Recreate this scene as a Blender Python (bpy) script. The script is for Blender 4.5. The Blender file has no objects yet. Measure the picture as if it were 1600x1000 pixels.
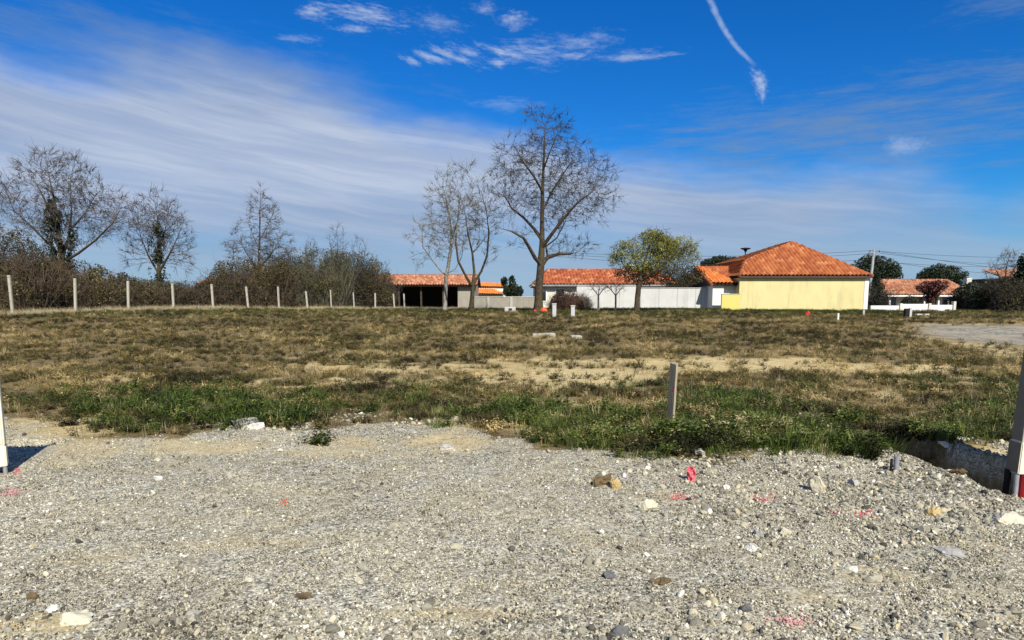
import bpy, bmesh, math, random
import numpy as np
from mathutils import Vector, Matrix

R = math.radians
rng = np.random.default_rng(7)
random.seed(7)
scene = bpy.context.scene
col = scene.collection

# ------------------------------------------------------------------ camera
F, CX, CY, HZ = 1050.0, 800.0, 600.0, 470.0      # focal length and principal point in photo pixels, horizon row
PITCH = math.atan((CY - HZ) / F)
EYE = 1.6
cam = bpy.data.cameras.new('camera')
cam.sensor_width = 36.0
cam.lens = F / 1600 * 36.0
cam.shift_y = (CY - 500.0) / 1600.0
cam.clip_end = 6000
cam.clip_start = 0.05
cam_ob = bpy.data.objects.new('camera', cam)
col.objects.link(cam_ob)
cam_ob.location = (0, 0, EYE)
cam_ob.rotation_euler = (math.pi / 2 - PITCH, 0, 0)
scene.camera = cam_ob

# ------------------------------------------------------------------ light
SUN_EL, SUN_AZ = R(40), R(159)       # azimuth clockwise from +Y (the view direction): behind the camera, to the right
sun = bpy.data.lights.new('sun', 'SUN')
sun.energy = 5.0
sun.angle = R(0.55)
sun.color = (1.0, 0.95, 0.82)
sun_ob = bpy.data.objects.new('sun', sun)
col.objects.link(sun_ob)
sdir = Vector((math.cos(SUN_EL) * math.sin(SUN_AZ), math.cos(SUN_EL) * math.cos(SUN_AZ), math.sin(SUN_EL)))
sun_ob.rotation_euler = sdir.to_track_quat('Z', 'Y').to_euler()
vs = scene.view_settings
vs.view_transform = 'Standard'
vs.look = 'None'
vs.gamma = 1
vs.use_curve_mapping = False
vs.exposure = 0.34
scene.cycles.max_bounces = 3
scene.cycles.diffuse_bounces = 2
scene.cycles.glossy_bounces = 2
scene.cycles.transmission_bounces = 2
scene.cycles.transparent_max_bounces = 8


def px_dir(px, py):
    xc, yc = (px - CX) / F, (CY - py) / F
    return np.array([xc, math.cos(PITCH) + yc * math.sin(PITCH), -math.sin(PITCH) + yc * math.cos(PITCH)])


def at(px, py, Y):
    d = px_dir(px, py)
    t = Y / d[1]
    return Vector((d[0] * t, Y, EYE + d[2] * t))


def azel(px, py):
    d = px_dir(px, py)
    return math.atan2(d[0], d[1]), math.asin(d[2] / np.linalg.norm(d))


# ---- node helpers
class NT:
    def __init__(s, tree):
        s.t = tree
        s.n = tree.nodes
        s.l = tree.links

    def node(s, typ, **kw):
        n = s.n.new(typ)
        for k, v in kw.items():
            setattr(n, k, v)
        return n

    def put(s, sock, v):
        if v is None:
            return
        if hasattr(v, 'is_output') or isinstance(v, bpy.types.NodeSocket):
            s.l.new(v, sock)
        else:
            if isinstance(v, (tuple, list)) and len(v) == 3 and sock.type == 'RGBA':
                v = (*v, 1)
            sock.default_value = v

    def m(s, op, a, b=None, c=None, clamp=False):
        n = s.node('ShaderNodeMath', operation=op, use_clamp=clamp)
        s.put(n.inputs[0], a); s.put(n.inputs[1], b)
        if c is not None:
            s.put(n.inputs[2], c)
        return n.outputs[0]

    def mix(s, f, a, b, mode='MIX'):
        n = s.node('ShaderNodeMix', data_type='RGBA', blend_type=mode, clamp_factor=True)
        s.put(n.inputs[0], f); s.put(n.inputs[6], a); s.put(n.inputs[7], b)
        return n.outputs[2]

    def ss(s, x, lo, hi, a=0.0, b=1.0):
        n = s.node('ShaderNodeMapRange', interpolation_type='SMOOTHSTEP')
        s.put(n.inputs[0], x); s.put(n.inputs[1], lo); s.put(n.inputs[2], hi); s.put(n.inputs[3], a); s.put(n.inputs[4], b)
        return n.outputs[0]

    def lin(s, x, lo, hi, a=0.0, b=1.0):
        n = s.node('ShaderNodeMapRange')
        s.put(n.inputs[0], x); s.put(n.inputs[1], lo); s.put(n.inputs[2], hi); s.put(n.inputs[3], a); s.put(n.inputs[4], b)
        return n.outputs[0]

    def noise(s, vec, scale, detail=3, rough=0.5, dist=0.0):
        n = s.node('ShaderNodeTexNoise')
        s.put(n.inputs['Vector'], vec)
        n.inputs['Scale'].default_value = scale
        n.inputs['Detail'].default_value = detail
        n.inputs['Roughness'].default_value = rough
        n.inputs['Distortion'].default_value = dist
        return n.outputs[0]

    def voro(s, vec, scale, out='Distance', feature='F1', rnd=1.0):
        n = s.node('ShaderNodeTexVoronoi', feature=feature)
        s.put(n.inputs['Vector'], vec)
        n.inputs['Scale'].default_value = scale
        n.inputs['Randomness'].default_value = rnd
        return n.outputs[out]

    def comb(s, x, y, z=0.0):
        n = s.node('ShaderNodeCombineXYZ')
        s.put(n.inputs[0], x); s.put(n.inputs[1], y); s.put(n.inputs[2], z)
        return n.outputs[0]

    def sep(s, v):
        n = s.node('ShaderNodeSeparateXYZ')
        s.put(n.inputs[0], v)
        return n.outputs

    def ramp(s, f, stops, interp='LINEAR'):
        n = s.node('ShaderNodeValToRGB')
        cr = n.color_ramp
        cr.interpolation = interp
        while len(cr.elements) < len(stops):
            cr.elements.new(0.5)
        for e, (p, c) in zip(cr.elements, stops):
            e.position = p
            e.color = (*c, 1)
        s.put(n.inputs[0], f)
        return n.outputs[0]

    def attr(s, name, typ='GEOMETRY', out='Fac'):
        n = s.node('ShaderNodeAttribute', attribute_name=name, attribute_type=typ)
        return n.outputs[out]


# ------------------------------------------------------------------ sky with clouds
world = bpy.data.worlds.new('World')
scene.world = world
world.use_nodes = True
w = NT(world.node_tree)
w.n.clear()
skyn = w.node('ShaderNodeTexSky', sky_type='NISHITA')
skyn.sun_disc = False
skyn.sun_elevation = SUN_EL
skyn.sun_rotation = SUN_AZ
skyn.ozone_density = 4.0
skyn.air_density = 1.0
skyn.dust_density = 0.3
hsv = w.node('ShaderNodeHueSaturation')
hsv.inputs['Saturation'].default_value = 1.35
hsv.inputs['Value'].default_value = 1.0
w.l.new(skyn.outputs[0], hsv.inputs['Color'])
skyc = w.mix(1.0, hsv.outputs[0], (0.30, 0.88, 1.30), 'MULTIPLY')
tc = w.node('ShaderNodeTexCoord')
sx, sy, sz = w.sep(tc.outputs['Generated'])
AZ = w.m('ARCTAN2', sx, sy)
EL = w.m('ARCSINE', sz)
# upper edge of the cloud bank as a function of the azimuth
pts = [(-60, 45), (0, 78), (200, 92), (430, 120), (600, 165), (780, 212), (960, 250), (1150, 256), (1350, 262), (1480, 290), (1620, 318)]
crv = w.node('ShaderNodeFloatCurve')
cm = crv.mapping.curves[0]
locs = [(0.0, 0.75), (0.25, 0.55)] + [(azel(*p)[0] / (2 * math.pi) + 0.5, azel(*p)[1]) for p in pts] + [(0.75, 0.40), (1.0, 0.75)]  # edge raised out of view, beside and behind the camera, to whiten the ambient light
while len(cm.points) < len(locs):
    cm.points.new(0.5, 0.5)
for p, (a, b) in zip(cm.points, locs):
    p.location = (a, b)
    p.handle_type = 'AUTO'
crv.mapping.update()
w.put(crv.inputs['Value'], w.m('MULTIPLY_ADD', AZ, 1 / (2 * math.pi), 0.5))
edge = crv.outputs[0]
big = w.noise(w.comb(AZ, w.m('MULTIPLY', EL, 2.6)), 3.2, 5, 0.55)
edge2 = w.m('ADD', edge, w.m('MULTIPLY', w.m('SUBTRACT', big, 0.5), 0.16))
bank = w.ss(w.m('SUBTRACT', edge2, EL), -0.035, 0.05)
# streaks: long bands that dip to the right, finer near the horizon
tilt = w.m('ADD', EL, w.m('MULTIPLY', AZ, 0.13))
warp = w.m('MULTIPLY', w.noise(w.comb(AZ, tilt), 4.0, 2), 0.035)
tv = w.m('ADD', tilt, warp)
st1 = w.noise(w.comb(w.m('MULTIPLY', AZ, 2.6), w.m('MULTIPLY', tv, 42.0)), 1.0, 6, 0.6)
st2 = w.noise(w.comb(w.m('MULTIPLY', AZ, 9.0), w.m('MULTIPLY', tv, 110.0), 4.0), 1.0, 4, 0.55)
streak = w.m('ADD', w.m('MULTIPLY', st1, 0.65), w.m('MULTIPLY', st2, 0.35))
streak = w.ss(streak, 0.38, 0.64)
lowfade = w.ss(EL, 0.03, 0.16)
soft = w.noise(w.comb(AZ, w.m('MULTIPLY', EL, 3.0), 7.0), 2.3, 4, 0.5)
softm = w.ss(soft, 0.30, 0.55, 0.80, 1.0)
gap_r = w.ss(AZ, 0.30, 0.75, 1.0, 0.85)                        # thinner towards the right
softm = w.m('MAXIMUM', softm, w.ss(EL, 0.16, 0.06, 0.0, 0.95))
gap_r = w.m('MAXIMUM', gap_r, w.ss(EL, 0.12, 0.04, 0.0, 0.9))
dens = w.m('MULTIPLY', w.m('MULTIPLY', bank, softm), gap_r)
dens = w.m('MULTIPLY', dens, w.m('ADD', 0.93, w.m('MULTIPLY', streak, 0.07)))
# colours are ten times the wanted radiance because the background strength is 0.1
cl_dark = (2.9, 3.8, 5.5)
cl_lite = (5.5, 6.25, 7.7)
broad = w.ss(w.noise(w.comb(w.m('MULTIPLY', AZ, 1.2), w.m('MULTIPLY', tilt, 9.0), 3.0), 1.0, 4, 0.5), 0.34, 0.62)
lit_amt = w.m('ADD', w.m('MULTIPLY', streak, 0.42), w.m('MULTIPLY', broad, 0.56))
lit_amt = w.m('MULTIPLY', lit_amt, w.m('ADD', 0.35, w.m('MULTIPLY', lowfade, 0.65)))
cloudc = w.mix(lit_amt, cl_dark, cl_lite)
cloudc = w.mix(w.ss(EL, 0.11, 0.0, 0.0, 0.6), cloudc, (3.8, 5.2, 6.9))
skyc = w.mix(w.m('MULTIPLY', dens, 0.96), skyc, cloudc)


def blob(c, px, py, rx, ry, dens_, colr, scale=40, tiltk=0.0, thr=(0.42, 0.62), stretch=4.0):
    """A cloudlet at a fixed direction of the sky, broken up by noise."""
    a0, e0 = azel(px, py)
    da = w.m('SUBTRACT', AZ, a0)
    de = w.m('ADD', w.m('SUBTRACT', EL, e0), w.m('MULTIPLY', da, tiltk))
    q = w.m('ADD', w.m('POWER', w.m('DIVIDE', da, rx / F), 2.0), w.m('POWER', w.m('DIVIDE', de, ry / F), 2.0))
    g = w.m('EXPONENT', w.m('MULTIPLY', q, -0.9))
    n_ = w.noise(w.comb(w.m('MULTIPLY', da, scale), w.m('MULTIPLY', de, scale * stretch * 1.6), px * 0.01), 1.6, 6, 0.72)
    k = w.m('ADD', g, w.m('MULTIPLY', w.m('SUBTRACT', n_, 0.55), 2.6))
    k = w.m('MULTIPLY', w.ss(k, 0.10, 1.45), w.ss(q, 4.0, 1.5))
    return w.mix(w.m('MULTIPLY', k, dens_), c, colr)


GREYC = (2.1, 3.0, 4.4)
WHITEC = (5.2, 6.2, 8.0)
skyc = blob(skyc, 1290, 212, 330, 55, 0.62, GREYC, 7, 0.0, (0.34, 0.6), 5)
skyc = blob(skyc, 1330, 175, 120, 25, 0.30, GREYC, 9, 0.0, (0.34, 0.6))
skyc = blob(skyc, 1560, 108, 130, 16, 0.4, GREYC, 12, 0.1)
skyc = blob(skyc, 1560, 5, 60, 18, 0.4, GREYC, 12, 0.0)
skyc = blob(skyc, 250, 85, 330, 50, 0.42, GREYC, 6, 0.1, (0.36, 0.62), 4)
skyc = blob(skyc, 1415, 226, 22, 15, 0.55, WHITEC, 22, 0.0, (0.3, 0.6), 1.0)
skyc = blob(skyc, 490, 19, 24, 9, 0.75, WHITEC, 30, 0.0, (0.3, 0.6), 2.0)
skyc = blob(skyc, 575, 23, 62, 12, 0.75, WHITEC, 26, 0.08, (0.38, 0.6), 3.0)
skyc = blob(skyc, 550, 45, 32, 6, 0.6, WHITEC, 30, 0.0, (0.3, 0.6), 2.0)
skyc = blob(skyc, 470, 61, 34, 6, 0.4, WHITEC, 30, 0.0, (0.4, 0.6), 2.0)
skyc = blob(skyc, 686, 36, 36, 13, 0.4, WHITEC, 30, 0.1, (0.4, 0.6), 2.0)
skyc = blob(skyc, 802, 32, 22, 11, 0.7, WHITEC, 30, 0.0, (0.3, 0.6), 1.5)
skyc = blob(skyc, 755, 12, 20, 8, 0.5, WHITEC, 30, 0.0, (0.35, 0.6), 1.5)
for bx_, by_, br_, bt_ in ((642, 95, 16, .3), (672, 90, 26, .25), (708, 89, 40, .28), (732, 81, 26, .2), (776, 78, 32, .22), (775, 97, 20, 0)):
    skyc = blob(skyc, bx_, by_, br_, 6, 0.85, WHITEC, 26, bt_, (0.28, 0.55), 2.0)
skyc = blob(skyc, 835, 82, 50, 17, 0.6, WHITEC, 24, 0.1, (0.38, 0.6), 3.0)
skyc = blob(skyc, 915, 66, 45, 14, 0.5, WHITEC, 26, 0.0, (0.36, 0.6), 1.5)
skyc = blob(skyc, 903, 87, 26, 6, 0.75, WHITEC, 26, 0.0, (0.25, 0.55), 2.0)
skyc = blob(skyc, 995, 87, 60, 7, 0.65, WHITEC, 20, 0.0, (0.32, 0.58), 3.0)
skyc = blob(skyc, 785, 163, 50, 10, 0.3, WHITEC, 16, 0.0, (0.3, 0.6), 3.0)


def trail(c, p0, p1, w0, w1, dn):
    """A condensation trail between two directions of the sky."""
    (a0, e0), (a1, e1) = azel(*p0), azel(*p1)
    ax, ex = a1 - a0, e1 - e0
    L2 = ax * ax + ex * ex
    da, de = w.m('SUBTRACT', AZ, a0), w.m('SUBTRACT', EL, e0)
    t = w.m('DIVIDE', w.m('ADD', w.m('MULTIPLY', da, ax), w.m('MULTIPLY', de, ex)), L2)
    bend = w.m('MULTIPLY', w.m('SINE', w.m('MULTIPLY', t, 3.1)), 0.006)
    d = w.m('SUBTRACT', w.m('DIVIDE', w.m('SUBTRACT', w.m('MULTIPLY', da, ex), w.m('MULTIPLY', de, ax)), math.sqrt(L2)), bend)
    n_ = w.noise(w.comb(w.m('MULTIPLY', AZ, 90.0), w.m('MULTIPLY', EL, 90.0)), 1.0, 6, 0.7)
    wid = w.m('MULTIPLY', w.lin(t, 0.0, 1.0, w0 / F, w1 / F), w.m('ADD', 0.6, n_))
    g = w.ss(w.m('DIVIDE', w.m('ABSOLUTE', d), wid), 1.0, 0.1)
    e = w.m('MULTIPLY', w.ss(t, -0.9, -0.5), w.ss(t, 1.04, 0.8))
    k = w.m('MULTIPLY', w.m('MULTIPLY', g, e), w.m('MULTIPLY', w.ss(n_, 0.15, 0.6), dn))
    return w.mix(k, c, (4.2, 5.6, 8.0))


skyc = trail(skyc, (1108, -4), (1181, 103), 5.5, 3.5, 0.62)
skyc = blob(skyc, 1184, 122, 11, 11, 0.9, WHITEC, 60, 0.6, None, 0.7)
skyc = blob(skyc, 1189, 134, 8, 13, 0.9, WHITEC, 60, 0.4, None, 0.6)
skyc = blob(skyc, 1192, 148, 4, 12, 0.7, WHITEC, 60, 0.4, None, 0.5)
# below the horizon the world is only ever seen by bounced light
bg = w.node('ShaderNodeBackground')
w.put(bg.inputs[0], skyc)
bg.inputs[1].default_value = 0.076
outw = w.node('ShaderNodeOutputWorld')
w.l.new(bg.outputs[0], outw.inputs[0])


# ------------------------------------------------------------------ numpy noise and terrain
def _h(ix, iy, seed):
    n = (ix.astype(np.int64) * 374761393 + iy.astype(np.int64) * 668265263 + seed * 69069 + 1013904223) & 0x7fffffff
    n = ((n ^ (n >> 13)) * 1274126177) & 0x7fffffff
    n = (n ^ (n >> 16)) & 0xffff
    return n / 65535.0


def vnoise(x, y, seed=0):
    ix, iy = np.floor(x), np.floor(y)
    fx, fy = x - ix, y - iy
    fx = fx * fx * (3 - 2 * fx); fy = fy * fy * (3 - 2 * fy)
    a, b = _h(ix, iy, seed), _h(ix + 1, iy, seed)
    c, d = _h(ix, iy + 1, seed), _h(ix + 1, iy + 1, seed)
    return (a + (b - a) * fx) * (1 - fy) + (c + (d - c) * fx) * fy


def fbm(x, y, seed=0, octv=4, gain=0.5):
    s, a, t = 0, 1, 0
    for i in range(octv):
        s = s + a * vnoise(x * 2 ** i + 17.3 * i, y * 2 ** i - 9.1 * i, seed + i)
        t += a
        a *= gain
    return s / t


def sst(x, lo, hi):
    t = np.clip((x - lo) / (hi - lo), 0, 1)
    return t * t * (3 - 2 * t)


PIT = [(5.0, 5.98), (4.62, 6.18), (4.36, 6.75), (4.22, 7.45)]


def dist_poly(x, y, P):
    d = np.full(np.shape(x), 1e9)
    for (x0, y0), (x1, y1) in zip(P[:-1], P[1:]):
        dx, dy = x1 - x0, y1 - y0
        t = np.clip(((x - x0) * dx + (y - y0) * dy) / (dx * dx + dy * dy), 0, 1)
        d = np.minimum(d, np.hypot(x - x0 - t * dx, y - y0 - t * dy))
    return d


def H(x, y):
    """Height of the ground."""
    x = np.asarray(x, float); y = np.asarray(y, float)
    z = 0.85 * sst(y, 9, 42)
    z = z + 0.26 * sst(-x, 7, 22) * sst(y, 15, 33)
    z = z - 0.85 * sst(x, 27, 40) * sst(y, 54, 66)
    z = z - 0.34 * sst(x, 12, 20) * sst(y, 13, 22) * sst(-y, -60, -35)
    z = z + 0.05 * (fbm(x / 1.7, y / 1.7, 3, 3) - 0.5) * sst(y, 8, 11)
    z = z + 0.06 * (fbm(x / 0.8, y / 0.8, 5, 3) - 0.4) * sst(y, 6.2, 7.4) * sst(-y, -10, -8)
    z = z + 0.035 * (fbm(x / 0.9, y / 0.9, 9, 3) - 0.5)
    z = z + 0.10 * sst(-np.hypot((x - 5.0) / 1.0, (y - 7.3) / 0.7), -1, 0)
    z = z + 0.09 * sst(-np.hypot((x - 3.3) / 1.1, (y - 7.0) / 0.5), -1, 0)
    z = z - 0.56 * sst(-dist_poly(x, y, PIT), -0.42, -0.20)
    z = z + 0.07 * sst(-np.abs(dist_poly(x, y, PIT) - 0.46), -0.14, 0) * sst(fbm(x / .3, y / .3, 47, 2), .3, .6) * sst(y, 6.2, 6.6)
    z = z - 0.26 * sst(-np.hypot((x - 4.85) / 0.85, (y - 5.72) / 0.75), -1, -0.35)
    z = z - 0.10 * sst(-np.hypot((x + 5.55) / 0.55, (y - 7.55) / 0.22), -1, -0.5)
    return z


def ground_pt(px, py):
    d = px_dir(px, py)
    lo = 1.5
    for Y in np.concatenate([np.arange(1.5, 12, 0.05), np.arange(12, 60, 0.25), np.arange(60, 400, 2)]):
        p = d * (Y / d[1])
        if EYE + p[2] < float(H(p[0], Y)):
            return Vector((p[0], Y, float(H(p[0], Y))))
        lo = Y
    return Vector((d[0] * lo / d[1], lo, 0))


def proj(x, y, z):
    zc = z - EYE
    c, s = math.cos(PITCH), math.sin(PITCH)
    fw = y * c - zc * s
    up = y * s + zc * c
    fw = np.maximum(fw, 0.05)
    return CX + F * x / fw, CY - F * up / fw


# ------------------------------------------------------------------ object helpers
def tag(o, label=None, cat=None, group=None, kind=None):
    if label: o['label'] = label
    if cat: o['category'] = cat
    if group: o['group'] = group
    if kind: o['kind'] = kind
    return o


def empty(name, loc=(0, 0, 0), rz=0.0):
    o = bpy.data.objects.new(name, None)
    o.empty_display_size = 0.1
    col.objects.link(o)
    o.location = loc
    o.rotation_euler = (0, 0, rz)
    return o


def link(name, me, mat=None, parent=None, smooth=False):
    o = bpy.data.objects.new(name, me)
    col.objects.link(o)
    if mat is not None and not me.materials:
        me.materials.append(mat)
    if parent is not None:
        o.parent = parent
        # geometry is written in world coordinates: undo the parent's place
        if not parent.get('_local'):
            pm = Matrix.Translation(parent.location) @ parent.rotation_euler.to_matrix().to_4x4()
            o.matrix_parent_inverse = pm.inverted()
    if smooth:
        me.polygons.foreach_set('use_smooth', [True] * len(me.polygons))
    return o


def np_mesh(name, verts, faces, smooth=False, attrs=None):
    """faces: an (n,k) array of one face size, or a list of such arrays."""
    if not isinstance(faces, (list, tuple)):
        faces = [faces]
    faces = [np.asarray(f, dtype=np.int32) for f in faces if len(f)]
    me = bpy.data.meshes.new(name)
    verts = np.asarray(verts, dtype=np.float32)
    me.vertices.add(len(verts))
    me.vertices.foreach_set('co', verts.ravel())
    idx = np.concatenate([f.ravel() for f in faces])
    cnt = np.concatenate([np.full(len(f), f.shape[1], np.int32) for f in faces])
    me.loops.add(len(idx))
    me.loops.foreach_set('vertex_index', idx)
    me.polygons.add(len(cnt))
    me.polygons.foreach_set('loop_start', np.concatenate([[0], np.cumsum(cnt)[:-1]]).astype(np.int32))
    if smooth:
        me.polygons.foreach_set('use_smooth', np.ones(len(cnt), bool))
    for k, (dom, arr) in (attrs or {}).items():
        a = me.attributes.new(k, 'FLOAT', dom)
        a.data.foreach_set('value', np.asarray(arr, np.float32))
    me.update(calc_edges=True)
    return me


class MB:
    """Collects boxes, prisms and quads for one mesh."""
    def __init__(s):
        s.v, s.f = [], []

    def quad(s, *p):
        b = len(s.v)
        s.v += [tuple(q) for q in p]
        s.f.append(tuple(range(b, b + len(p))))
        return s

    def box(s, x0, x1, y0, y1, z0, z1):
        b = len(s.v)
        s.v += [(x, y, z) for z in (z0, z1) for y in (y0, y1) for x in (x0, x1)]
        for q in ((0, 2, 3, 1), (4, 5, 7, 6), (0, 1, 5, 4), (1, 3, 7, 5), (3, 2, 6, 7), (2, 0, 4, 6)):
            s.f.append(tuple(b + i for i in q))
        return s

    def tube(s, pts, r, n=6, cap=True):
        pts = [Vector(p) for p in pts]
        rr = r if isinstance(r, (list, tuple)) else [r] * len(pts)
        b = len(s.v)
        prev = None
        for i, p in enumerate(pts):
            d = (pts[min(i + 1, len(pts) - 1)] - pts[max(i - 1, 0)]).normalized()
            ref = Vector((0, 0, 1)) if abs(d.z) < 0.95 else Vector((1, 0, 0))
            if prev is None:
                u = d.cross(ref).normalized()
            else:
                u = (prev - d * prev.dot(d)).normalized()
            prev = u
            v = d.cross(u)
            for k in range(n):
                a = 2 * math.pi * k / n
                s.v.append(tuple(p + (u * math.cos(a) + v * math.sin(a)) * rr[i]))
        for i in range(len(pts) - 1):
            for k in range(n):
                k2 = (k + 1) % n
                s.f.append((b + i * n + k, b + i * n + k2, b + (i + 1) * n + k2, b + (i + 1) * n + k))
        if cap:
            s.f.append(tuple(b + k for k in range(n))[::-1])
            e = b + (len(pts) - 1) * n
            s.f.append(tuple(e + k for k in range(n)))
        return s

    def build(s, name, mat, parent=None, bevel=0.0, smooth=False, segs=1):
        me = bpy.data.meshes.new(name)
        me.from_pydata(s.v, [], s.f)
        bm = bmesh.new()
        bm.from_mesh(me)
        bmesh.ops.recalc_face_normals(bm, faces=bm.faces)
        if bevel:
            bmesh.ops.bevel(bm, geom=bm.edges[:] , offset=bevel, segments=segs, affect='EDGES', clamp_overlap=True)
        bm.to_mesh(me)
        bm.free()
        return link(name, me, mat, parent, smooth)


MATS = {}


def pmat(name, fn, rough=0.85, bump=None, spec=0.3, transl=0.0):
    """fn(nt) -> (colour socket or tuple, height socket or None, rough or None)."""
    m_ = bpy.data.materials.new(name)
    m_.use_nodes = True
    t = NT(m_.node_tree)
    b = t.n['Principled BSDF']
    r = fn(t)
    c, h, ro = (list(r) + [None, None])[:3] if isinstance(r, list) else (r, None, None)
    t.put(b.inputs['Base Color'], c)
    t.put(b.inputs['Roughness'], ro if ro is not None else rough)
    b.inputs['Specular IOR Level'].default_value = spec
    if h is not None:
        bn = t.node('ShaderNodeBump')
        bn.inputs['Strength'].default_value = bump[0]
        bn.inputs['Distance'].default_value = bump[1]
        t.put(bn.inputs['Height'], h)
        t.l.new(bn.outputs[0], b.inputs['Normal'])
    if transl:
        tr = t.node('ShaderNodeBsdfTranslucent')
        t.put(tr.inputs[0], c)
        mx = t.node('ShaderNodeMixShader')
        mx.inputs[0].default_value = transl
        t.l.new(b.outputs[0], mx.inputs[1])
        t.l.new(tr.outputs[0], mx.inputs[2])
        t.l.new(mx.outputs[0], t.n['Material Output'].inputs[0])
    MATS[name] = m_
    return m_


def gen_pos(t):
    return t.node('ShaderNodeNewGeometry').outputs['Position']


def mottled(a, b, scale, detail=4, extra=None, lo=0.35, hi=0.65, bump_amt=None):
    def fn(t):
        p = gen_pos(t)
        n = t.noise(p, scale, detail, 0.6)
        c = t.mix(t.lin(n, lo, hi), a, b)
        if extra:
            n2 = t.noise(p, extra[1], 3, 0.6)
            c = t.mix(t.ss(n2, extra[2], extra[3]), c, extra[0])
        return [c, n if bump_amt else None]
    return fn


# ------------------------------------------------------------------ ground
W_BORDER = [ground_pt(px, py) for px, py in ((-300, 640), (0, 652), (60, 668), (110, 690), (180, 688), (280, 684), (340, 672), (500, 678), (560, 664), (700, 662), (770, 690), (900, 702), (1000, 712), (1120, 722), (1200, 706), (1330, 712), (1400, 700), (1450, 690), (1520, 700), (1600, 700), (1900, 700))]
BX = np.array([p.x for p in W_BORDER]); BY = np.array([p.y for p in W_BORDER])


def ell(X, Y, cx, cy, rx, ry, p=1.0):
    q = ((X - cx) / rx) ** 2 + ((Y - cy) / ry) ** 2
    return p * sst(-q, -1.0, -0.25)


def masks(x, y):
    """gravel, sand, green, scrub cover at a place on the ground (0..1)."""
    z = H(x, y)
    X, Y = proj(x, y, z)
    n1 = fbm(x / 0.45, y / 0.45, 21, 4)
    n2 = fbm(x / 2.2, y / 2.2, 31, 4)
    n3 = fbm(x / 0.9, y / 2.6, 41, 4)
    by = np.interp(x, BX, BY)
    edge = y - by + (n1 - 0.5) * 1.1
    gravel = 1 - sst(edge, -0.12, 0.25)
    pit_shade = sst(-dist_poly(x, y, PIT), -0.44, -0.27)  # bare soil instead of gravel; its dark colour stands in for the pit's shade
    gravel = gravel * (1 - 0.93 * pit_shade)
    # the stony track at the right, beyond the field
    trk_near = 545 + (X - 1600) * 0.10 + (n1 - 0.5) * 14
    track = sst(Y, 506, 511) * sst(-Y, -trk_near, -trk_near + 8) * sst(X, 1405 + (n2 - .5) * 60, 1475) * (y > 12)
    verge = sst(Y, 503, 508) * sst(-Y, -(572 + (X - 1600) * 0.22), -(560 + (X - 1600) * 0.22)) * sst(X, 1395, 1450) * (y > 11)
    sand = np.zeros_like(x)
    for e in ((560, 694, 130, 16, .9), (700, 690, 90, 18, .95), (400, 690, 60, 12, .9), (250, 700, 60, 12, .5), (90, 668, 130, 22, .75), (1540, 720, 90, 26, .7),
              (1010, 780, 70, 16, .55), (60, 975, 90, 22, .9), (250, 985, 60, 20, .5), (1000, 905, 160, 18, .3), (130, 722, 90, 20, .5), (20, 730, 60, 18, .4),
              (640, 575, 260, 12, .9), (880, 590, 200, 22, 1), (1150, 570, 240, 17, 1), (1390, 578, 160, 14, .8), (480, 600, 150, 12, .8), (960, 566, 330, 8, .8), (1230, 596, 160, 12, .55),
              (200, 590, 70, 9, .8), (60, 640, 70, 10, .3), (300, 700, 200, 16, .8), (560, 705, 220, 14, .7), (160, 700, 90, 20, .7), (700, 960, 200, 16, .5), (1200, 930, 170, 22, .5), (1380, 900, 120, 18, .4), (400, 850, 200, 14, .35), (130, 870, 120, 14, .35), (520, 770, 140, 10, .3), (1480, 850, 90, 12, .4), (840, 634, 110, 9, .9), (1330, 612, 210, 12, .6), (1490, 640, 120, 14, .4), (330, 612, 90, 8, .5), (90, 606, 60, 6, .4)):
        sand = np.maximum(sand, ell(X + (n2 - .5) * 60, Y + (n1 - .5) * 10, *e[:4]) * e[4])
    sand = np.clip(sand + 0.55 * sst(n2 * .6 + n3 * .4, .56, .68) * sst(Y, 515, 560) * (y > 8), 0, 1)
    sand = sand * sst(n3 * .5 + n1 * .5 + 0.28 * sand, 0.50, 0.70)
    sand = np.maximum(sand, verge * 0.8 * sst(n1, 0.3, 0.6) * (1 - track))
    green = np.zeros_like(x)
    for e in ((210, 645, 130, 42, 1), (330, 636, 150, 42, 1), (450, 640, 90, 34, .9), (520, 640, 90, 22, .6), (700, 655, 70, 22, .45), (650, 622, 120, 20, .45), (690, 640, 60, 12, .4), (840, 650, 100, 26, .8),
              (930, 672, 140, 40, 1), (1010, 690, 110, 34, 1), (1130, 660, 150, 62, 1), (1240, 668, 150, 50, 1), (1330, 690, 100, 32, .9), (1420, 680, 120, 28, .6), (1540, 660, 90, 40, .7), (1260, 600, 60, 16, .5),
              (40, 620, 110, 22, .35), (1480, 600, 120, 20, .3), (880, 608, 60, 10, .35), (500, 690, 16, 12, .8), (1000, 608, 80, 12, .4), (1585, 610, 60, 30, .5), (650, 600, 90, 10, .3)):
        green = np.maximum(green, ell(X + (n2 - .5) * 50, Y + (n1 - .5) * 16, *e[:4]) * e[4])
    green = green * sst(n1 + 0.5 * green, 0.45, 0.7)
    farg = sst(-Y, -503, -488) * (0.55 + 0.45 * n2)
    green = np.maximum(green, np.where(y > 25, farg * 0.9, 0))
    scrub = (1 - sand * 0.8) * sst(edge, 0.0, 0.6) * (0.35 + 0.8 * n2) * (1 - track) * (1 - 0.85 * verge)
    green = green * (1 - track) * (1 - .8 * verge)
    sand = sand * (1 - pit_shade)
    return dict(gravel=gravel, track=track, sand=sand, green=green, scrub=np.clip(scrub, 0, 1), X=X, Y=Y)


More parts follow.
